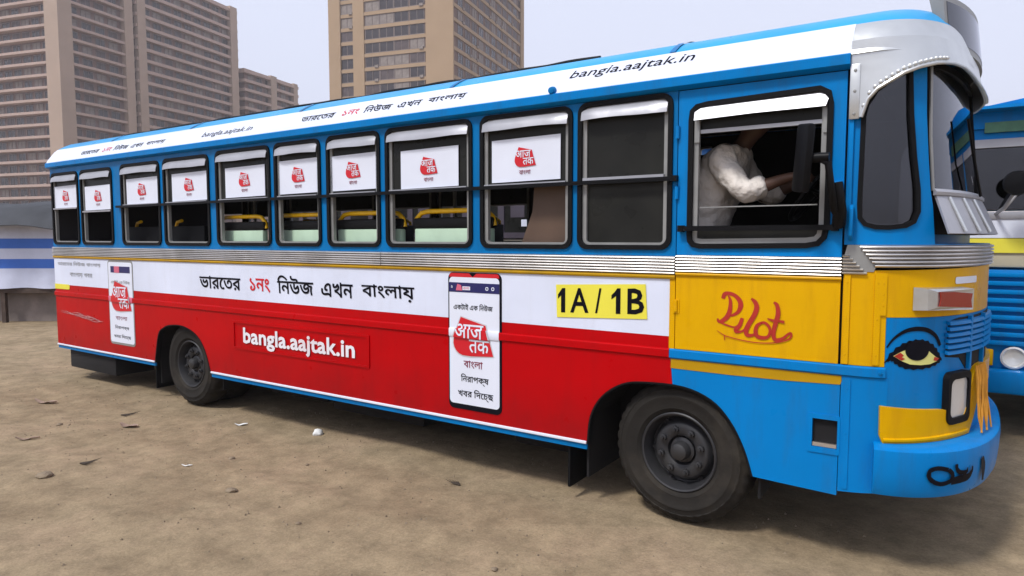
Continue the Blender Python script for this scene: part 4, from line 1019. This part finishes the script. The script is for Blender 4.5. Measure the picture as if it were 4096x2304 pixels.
# ------------------------------------------------------------------ striped stall behind the tail
def at(x,y_fw,z=0.0):
    """camera plan frame (right, forward) to world"""
    p=Vector((CAM.x,CAM.y,0))+RT*x+FH*y_fw; p.z=z; return p
mat('tarp_white',(.62,.66,.82),rough=.7,var=.08,bump=.3,bscale=4); mat('tarp_blue',(.045,.16,.60),rough=.6,var=.08,bump=.3,bscale=4)
mat('wood_dark',(.075,.05,.038),rough=.85,var=.3,scale=8); mat('tarp_dark',(.035,.038,.045),rough=.75,var=.3); mat('plaster_old',(.24,.20,.18),rough=.9,var=.25,scale=3,dirt=.6,dirtc=(.1,.08,.07))
sp_=at(-11.0,13.6); yaw=math.atan2(RT.y,RT.x)
stl=empty('roadside_stall',sp_,yaw); tag(stl,'roadside stall hung with a blue and white striped tarpaulin under a dark awning','stall')
def cloth(name,z0,z1,m):
    bm=bmesh.new(); A=[]
    for i in range(33):
        x=-1.9+i*.12; yy=-.03*math.sin(i*.9)-.02*math.sin(i*.37); A.append((bm.verts.new((x,yy-.02*(2-z0)*.5,z0+.012*math.sin(i*.8)*(1 if z0<.8 else 0))),bm.verts.new((x,yy-.02*(2-z1)*.5,z1))))
    for i in range(32): bm.faces.new((A[i][0],A[i+1][0],A[i+1][1],A[i][1]))
    r_=bmesh.ops.extrude_face_region(bm,geom=bm.faces[:]); bmesh.ops.translate(bm,verts=[v for v in r_['geom'] if isinstance(v,bmesh.types.BMVert)],vec=(0,.008,0))
    return fin(bm,name,m,stl,True)
for z0,z1,mm in ((.70,1.10,'tarp_white'),(1.10,1.29,'tarp_blue'),(1.29,1.50,'tarp_white'),(1.50,1.70,'tarp_blue'),(1.70,2.14,'tarp_white')): cloth('tarp_stripe',z0,z1,mm)
aw=bmesh.new(); A=[]
for i in range(17):
    x=-2.1+i*.27; A.append([aw.verts.new((x,yy,zz+.03*math.sin(i*1.1+yy))) for yy,zz in ((-.45,2.10+ (x+2.1)*-.05),(0,2.28),(.9,2.45),(1.8,2.32))])
for i in range(16):
    for j in range(3): aw.faces.new((A[i][j],A[i+1][j],A[i+1][j+1],A[i][j+1]))
r_=bmesh.ops.extrude_face_region(aw,geom=aw.faces[:]); bmesh.ops.translate(aw,verts=[v for v in r_['geom'] if isinstance(v,bmesh.types.BMVert)],vec=(0,0,.015))
fin(aw,'awning','tarp_dark',stl,True)
box('counter',-2.0,2.0,.02,1.2,.60,.69,'wood_dark',stl); box('base_wall',-1.9,1.9,.25,.40,0,.60,'plaster_old',stl)
for x in (-1.9,-.6,.7,1.85):
    for y in (.06,1.1): box('leg',x-.04,x+.04,y-.04,y+.04,-.01,2.2 if y>1 else .60,'wood_dark',stl)
for x in (-1.95,1.95): box('pole',x-.03,x+.03,.0,.06,.69,2.26,'wood_dark',stl)

# ------------------------------------------------------------------ apartment towers
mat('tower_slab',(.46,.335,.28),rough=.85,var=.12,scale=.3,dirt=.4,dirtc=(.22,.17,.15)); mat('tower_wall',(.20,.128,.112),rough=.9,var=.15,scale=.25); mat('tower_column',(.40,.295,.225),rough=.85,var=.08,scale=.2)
mat('tower_glass',(.045,.036,.040),rough=.25,var=.3,scale=.4); mat('tower_tan',(.38,.265,.165),rough=.85,var=.06,scale=.2); mat('tower_brick',(.19,.125,.105),rough=.9,var=.15,scale=.3); mat('win_frame',(.22,.18,.17),rough=.7)
ang=R(19.4)
E1=(FH*math.cos(ang)+RT*math.sin(ang)).normalized(); E2=(RT*math.cos(ang)-FH*math.sin(ang)).normalized()
trz=math.atan2(E2.y,E2.x)      # local x = E2 (to the right), local y = E1 (away)
def win_mesh(w_,h,nm):
    bm=bmesh.new(); t=.12
    bm_box(bm,-w_/2,w_/2,-.05,.0,0,h)
    for a,b,c,d in ((-w_/2-t/2,-w_/2+t/2,-t/2,h+t/2),(w_/2-t/2,w_/2+t/2,-t/2,h+t/2),(-w_/2+t/2,w_/2-t/2,-t/2,t/2),(-w_/2+t/2,w_/2-t/2,h-t/2,h+t/2),(-.05,.05,t/2,h-t/2)):
        bm_box(bm,a,b,-.12,.0,c,d)
    bmesh.ops.recalc_face_normals(bm,faces=bm.faces); me=bpy.data.meshes.new(nm); bm.to_mesh(me); bm.free()
    me.materials.append(M['tower_glass']); me.materials.append(M['win_frame'])
    for i,p in enumerate(me.polygons): p.material_index=0 if i<6 else 1
    return me
mat('curtain_pale',(.26,.22,.20),rough=.8,var=.3,scale=1.2); mat('curtain_dark',(.085,.060,.062),rough=.5,var=.3,scale=1.0)
WM={}
for k in ((2.6,1.9),(3.4,2.1)):
    WM[k]=[]
    for gm in ('tower_glass','tower_glass','curtain_dark','curtain_pale'):
        me=win_mesh(*k,'window'); me.materials[0]=M[gm]; WM[k].append(me)
acm=bpy.data.meshes.new('air_conditioner'); bm=bmesh.new(); bm_box(bm,-.45,.45,-.45,0,0,.62,None,.04); bm_box(bm,-.30,.30,-.47,-.451,.08,.54); bmesh.ops.recalc_face_normals(bm,faces=bm.faces); bm.to_mesh(acm); bm.free(); acm.materials.append(M['curtain_pale'])
rw=random.Random(11)
def put(me,name,parent,loc,rz=0):
    o=bpy.data.objects.new(name,me); col.objects.link(o); o.parent=parent; o.location=loc; o.rotation_euler=(0,0,rz); return o
def tower(loc,wx,wy,H,label,slabm,wallm,colm,f0,front=None,side=None,proj=1.0,bow=.0,sh=3.0,slabh=.75,cols_front=(),cols_side=(),fw=(2.6,1.9),sw=(2.6,1.9)):
    """local origin at the near right corner on the ground; body x -wx..0, y 0..wy; front face y=0, side face x=0"""
    t=empty('apartment_tower',loc,trz); tag(t,label,'building')
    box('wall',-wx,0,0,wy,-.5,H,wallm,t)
    nf=int(H/sh)
    # one slab mesh shared by all floors
    pts=[]
    n_=10
    for i in range(n_+1): x=-wx+(wx)*i/n_; pts.append((x-(proj if i==0 else 0)+(proj if i==n_ else 0),-proj-bow*math.sin(PI*i/n_)))
    for i in range(1,n_+1): y=-proj+(wy+2*proj)*i/n_; pts.append((proj+bow*.6*math.sin(PI*i/n_) ,y))
    pts.append((-wx-proj,wy+proj))
    bm=bmesh.new(); A=[bm.verts.new((x,y,0)) for x,y in pts]; B_=[bm.verts.new((x,y,slabh)) for x,y in pts]
    for i in range(len(A)): bm.faces.new((A[i],A[(i+1)%len(A)],B_[(i+1)%len(A)],B_[i]))
    bm.faces.new(A[::-1]); bm.faces.new(B_); bmesh.ops.recalc_face_normals(bm,faces=bm.faces)
    me=bpy.data.meshes.new('balcony_slab'); bm.to_mesh(me); bm.free(); me.materials.append(M[slabm])
    for f in range(1,nf+1): put(me,'balcony_slab',t,(0,0,f*sh-slabh*.5))
    for x0,x1,d in cols_front: box('column',x0,x1,-d,-.003,-.5,H+1.2,colm,t)
    for y0,y1,d in cols_side: box('column',.003,d,y0,y1,-.5,H+1.2,colm,t)
    for f in range(f0,nf):
        z=f*sh+slabh*.5+.12
        for x in front or ():
            put(rw.choice(WM[fw]),'window',t,(x,-.01,z))
            if rw.random()<.22: put(acm,'air_conditioner',t,(x+1.1,-.02,z-.35))
        for y in side or ():
            put(rw.choice(WM[sw]),'window',t,(.01,y,z),PI/2)
            if rw.random()<.20: put(acm,'air_conditioner',t,(.02,y+1.2,z-.35),PI/2)
    box('parapet',-wx-.3,.3,-.3,wy+.3,H+.003,H+1.1,colm,t)
    return t
def plan(px,depth): return at((px-2048)/2703.0*depth,depth)
c1=plan(285,170)
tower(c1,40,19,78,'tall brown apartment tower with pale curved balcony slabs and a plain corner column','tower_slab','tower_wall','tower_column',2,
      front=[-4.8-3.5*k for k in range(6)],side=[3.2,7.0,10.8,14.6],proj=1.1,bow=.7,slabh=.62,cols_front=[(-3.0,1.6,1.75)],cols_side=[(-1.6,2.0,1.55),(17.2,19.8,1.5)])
tower(c1+E1*22.0+E2*.3,18,37,75,'long brown apartment block stepping back behind the corner tower','tower_slab','tower_wall','tower_column',4,
      side=[3+3.8*k for k in range(9)],proj=1.1,bow=.5,slabh=.85,cols_side=[(-.8,1.8,1.4),(34.5,37.5,1.5)],sw=(2.6,1.9))
tower(c1+E1*63.0+E2*1.0,18,26,57,'lower brown apartment block at the far end of the row','tower_slab','tower_wall','tower_column',8,
      side=[3+4.2*k for k in range(6)],proj=1.2,bow=.5,slabh=.9,cols_side=[(11.5,14.5,1.6),(24.3,26.6,1.3)],sw=(2.6,1.9))
c2=plan(1815,146)
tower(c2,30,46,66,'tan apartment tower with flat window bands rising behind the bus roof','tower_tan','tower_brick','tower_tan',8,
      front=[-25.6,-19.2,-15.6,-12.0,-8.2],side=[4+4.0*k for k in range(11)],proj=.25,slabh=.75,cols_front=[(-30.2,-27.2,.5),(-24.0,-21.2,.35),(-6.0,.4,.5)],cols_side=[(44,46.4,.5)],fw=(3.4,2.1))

# ------------------------------------------------------------------ yard boundary wall in front of the towers
mat('wall_old',(.21,.155,.125),rough=.9,var=.3,scale=.5,dirt=.7,dirtc=(.09,.07,.06),streak=True)
bw=empty('boundary_wall',at(0,80),trz); tag(bw,'long weathered brown boundary wall below the apartment towers','wall')
for k in range(-14,12):
    x=k*6.0; box('wall_panel',x+.20,x+5.80,-.12,.12,-.3,2.6+.08*hsh(k,1),'wall_old',bw); box('pier',x-.20,x+.20,-.20,.20,-.3,2.95,'wall_old',bw)
# ------------------------------------------------------------------ litter
mat('paper',(.72,.72,.70),rough=.8); mat('leaf',(.30,.21,.16),rough=.8,var=.2,scale=20); mat('clod',(.24,.185,.125),rough=.95,var=.3,scale=12,bump=.5,bscale=30); mat('twig',(.045,.032,.022),rough=.9)
def scrap(name,x,y,s,m,label,cat,rz,curl=.25,asp=2.4,group=None):
    bm=bmesh.new(); A=[]
    for i in range(7):
        t=i/6-.5; wv=s/asp*(1-(2*t)**2*.75)/2
        A.append([bm.verts.new((t*s,k*wv,curl*s*(t*t*1.6+.15*math.sin(t*9))+.004+abs(k)*.05*s)) for k in (-1,0,1)])
    for i in range(6):
        for k in range(2): bm.faces.new((A[i][k],A[i+1][k],A[i+1][k+1],A[i][k+1]))
    r_=bmesh.ops.extrude_face_region(bm,geom=bm.faces[:]); bmesh.ops.translate(bm,verts=[v for v in r_['geom'] if isinstance(v,bmesh.types.BMVert)],vec=(0,0,-.0025))
    o=fin(bm,name,m,None,True); o.location=(x,y,gz(x,y)+.001); o.rotation_euler=(0,0,rz); return tag(o,label,cat,group)
scrap('paper_scrap',-4.08,-.09,.11,'paper','white curled paper scrap on the dirt ahead of the rear wheel','paper scrap',.9)
scrap('paper_scrap',-3.44,-.99,.08,'paper','thin white paper sliver lying out on the open dirt','paper scrap',.6,asp=5)
scrap('dry_leaf',-4.96,-.65,.19,'leaf','large pinkish dry leaf beside the rear wheel','leaf',.35)
scrap('dry_leaf',-6.58,-.68,.26,'leaf','long pale dry leaf lying out behind the rear wheel','leaf',.45,asp=4)
scrap('dry_leaf',-5.19,-1.37,.18,'leaf','narrow dry leaf at the left of the open dirt','leaf',.9,asp=5)
def clod(name,x,y,s,m,label,cat,sq=.5,group=None):
    bm=bmesh.new(); bmesh.ops.create_icosphere(bm,subdivisions=2,radius=s)
    for v in bm.verts: v.co*=1+.35*(vnoise(v.co.x/s*1.7+x*9,v.co.y/s*1.7+v.co.z/s*2.3+y*7)-.5); v.co.z*=sq
    o=fin(bm,name,m,None,True); o.location=(x,y,gz(x,y)+s*sq*.35); return tag(o,label,cat,group)
clod('pebble',-3.26,.10,.045,'paper','rounded white pebble near the bus shadow','pebble',.8)
clod('earth_clod',-4.01,-1.71,.055,'clod','biggest earth clod out on the open dirt','clod')
for x,y,s in ((-2.72,-1.1,.040),(-3.36,-.67,.025),(-2.72,-.46,.015),(-1.9,-1.2,.018),(-.6,-1.0,.018),(-5.5,-1.0,.028)):
    clod('earth_clod',x,y,s,'clod','small earth clod half sunk in the dirt','clod',group='small earth clods on the dirt')
def twigs(x,y,s,rz,label):
    bm=bmesh.new()
    for k in range(5):
        a=rz+(k-2)*.22; d=Vector((math.cos(a),math.sin(a),0)); z=gz(x,y)
        bm_tube(bm,[Vector((x,y,z+.006)),Vector((x,y,z+.012))+d*s*.5,Vector((x,y,z+.008+.006*k))+d*s*(.7+.1*k)],[.006,.004,.001],5)
    return tag(fin(bm,'twig_tuft','twig',None,True),label,'twigs')
twigs(-4.12,-1.43,.13,.5,'dark tuft of dry twigs near the biggest clod'); twigs(-5.38,-.51,.16,.4,'dark tuft of dry twigs near the rear wheel'); twigs(-1.48,-.17,.10,2.9,'dark tuft of twigs beside the front wheel arch')
# fine gravel spread over the yard
bm=bmesh.new(); random.seed(3)
for i in range(1500):
    x=random.uniform(-9,2.4); y=-3.0+3.6*random.random()**.7; s=random.uniform(.004,.013)
    z=gz(x,y); a=random.random()*6.28
    v=[bm.verts.new((x+s*math.cos(a+k*2.1),y+s*math.sin(a+k*2.1),z-.002)) for k in range(3)]; tp=bm.verts.new((x,y,z+s*.8))
    for k in range(3): bm.faces.new((v[k],v[(k+1)%3],tp))
gv=fin(bm,'gravel','clod'); tag(gv,'fine gravel scattered over the dirt',kind='stuff'); gv['category']='gravel'

# ------------------------------------------------------------------ thin city haze
hz_=box('haze',-6500,6500,-6500,6500,-1.0,84.0,'dark'); hz_['kind']='stuff'; hz_['label']='thin pale city haze hanging over the yard'; hz_['category']='haze'
mh=bpy.data.materials.new('haze'); mh.use_nodes=True; n=mh.node_tree
for x in list(n.nodes):
    if x.type!='OUTPUT_MATERIAL': n.nodes.remove(x)
vp=n.nodes.new('ShaderNodeVolumePrincipled'); vp.inputs['Color'].default_value=(.96,.93,.94,1); vp.inputs['Density'].default_value=.0007
n.links.new(vp.outputs[0],[x for x in n.nodes if x.type=='OUTPUT_MATERIAL'][0].inputs['Volume'])
hz_.data.materials.clear(); hz_.data.materials.append(mh)
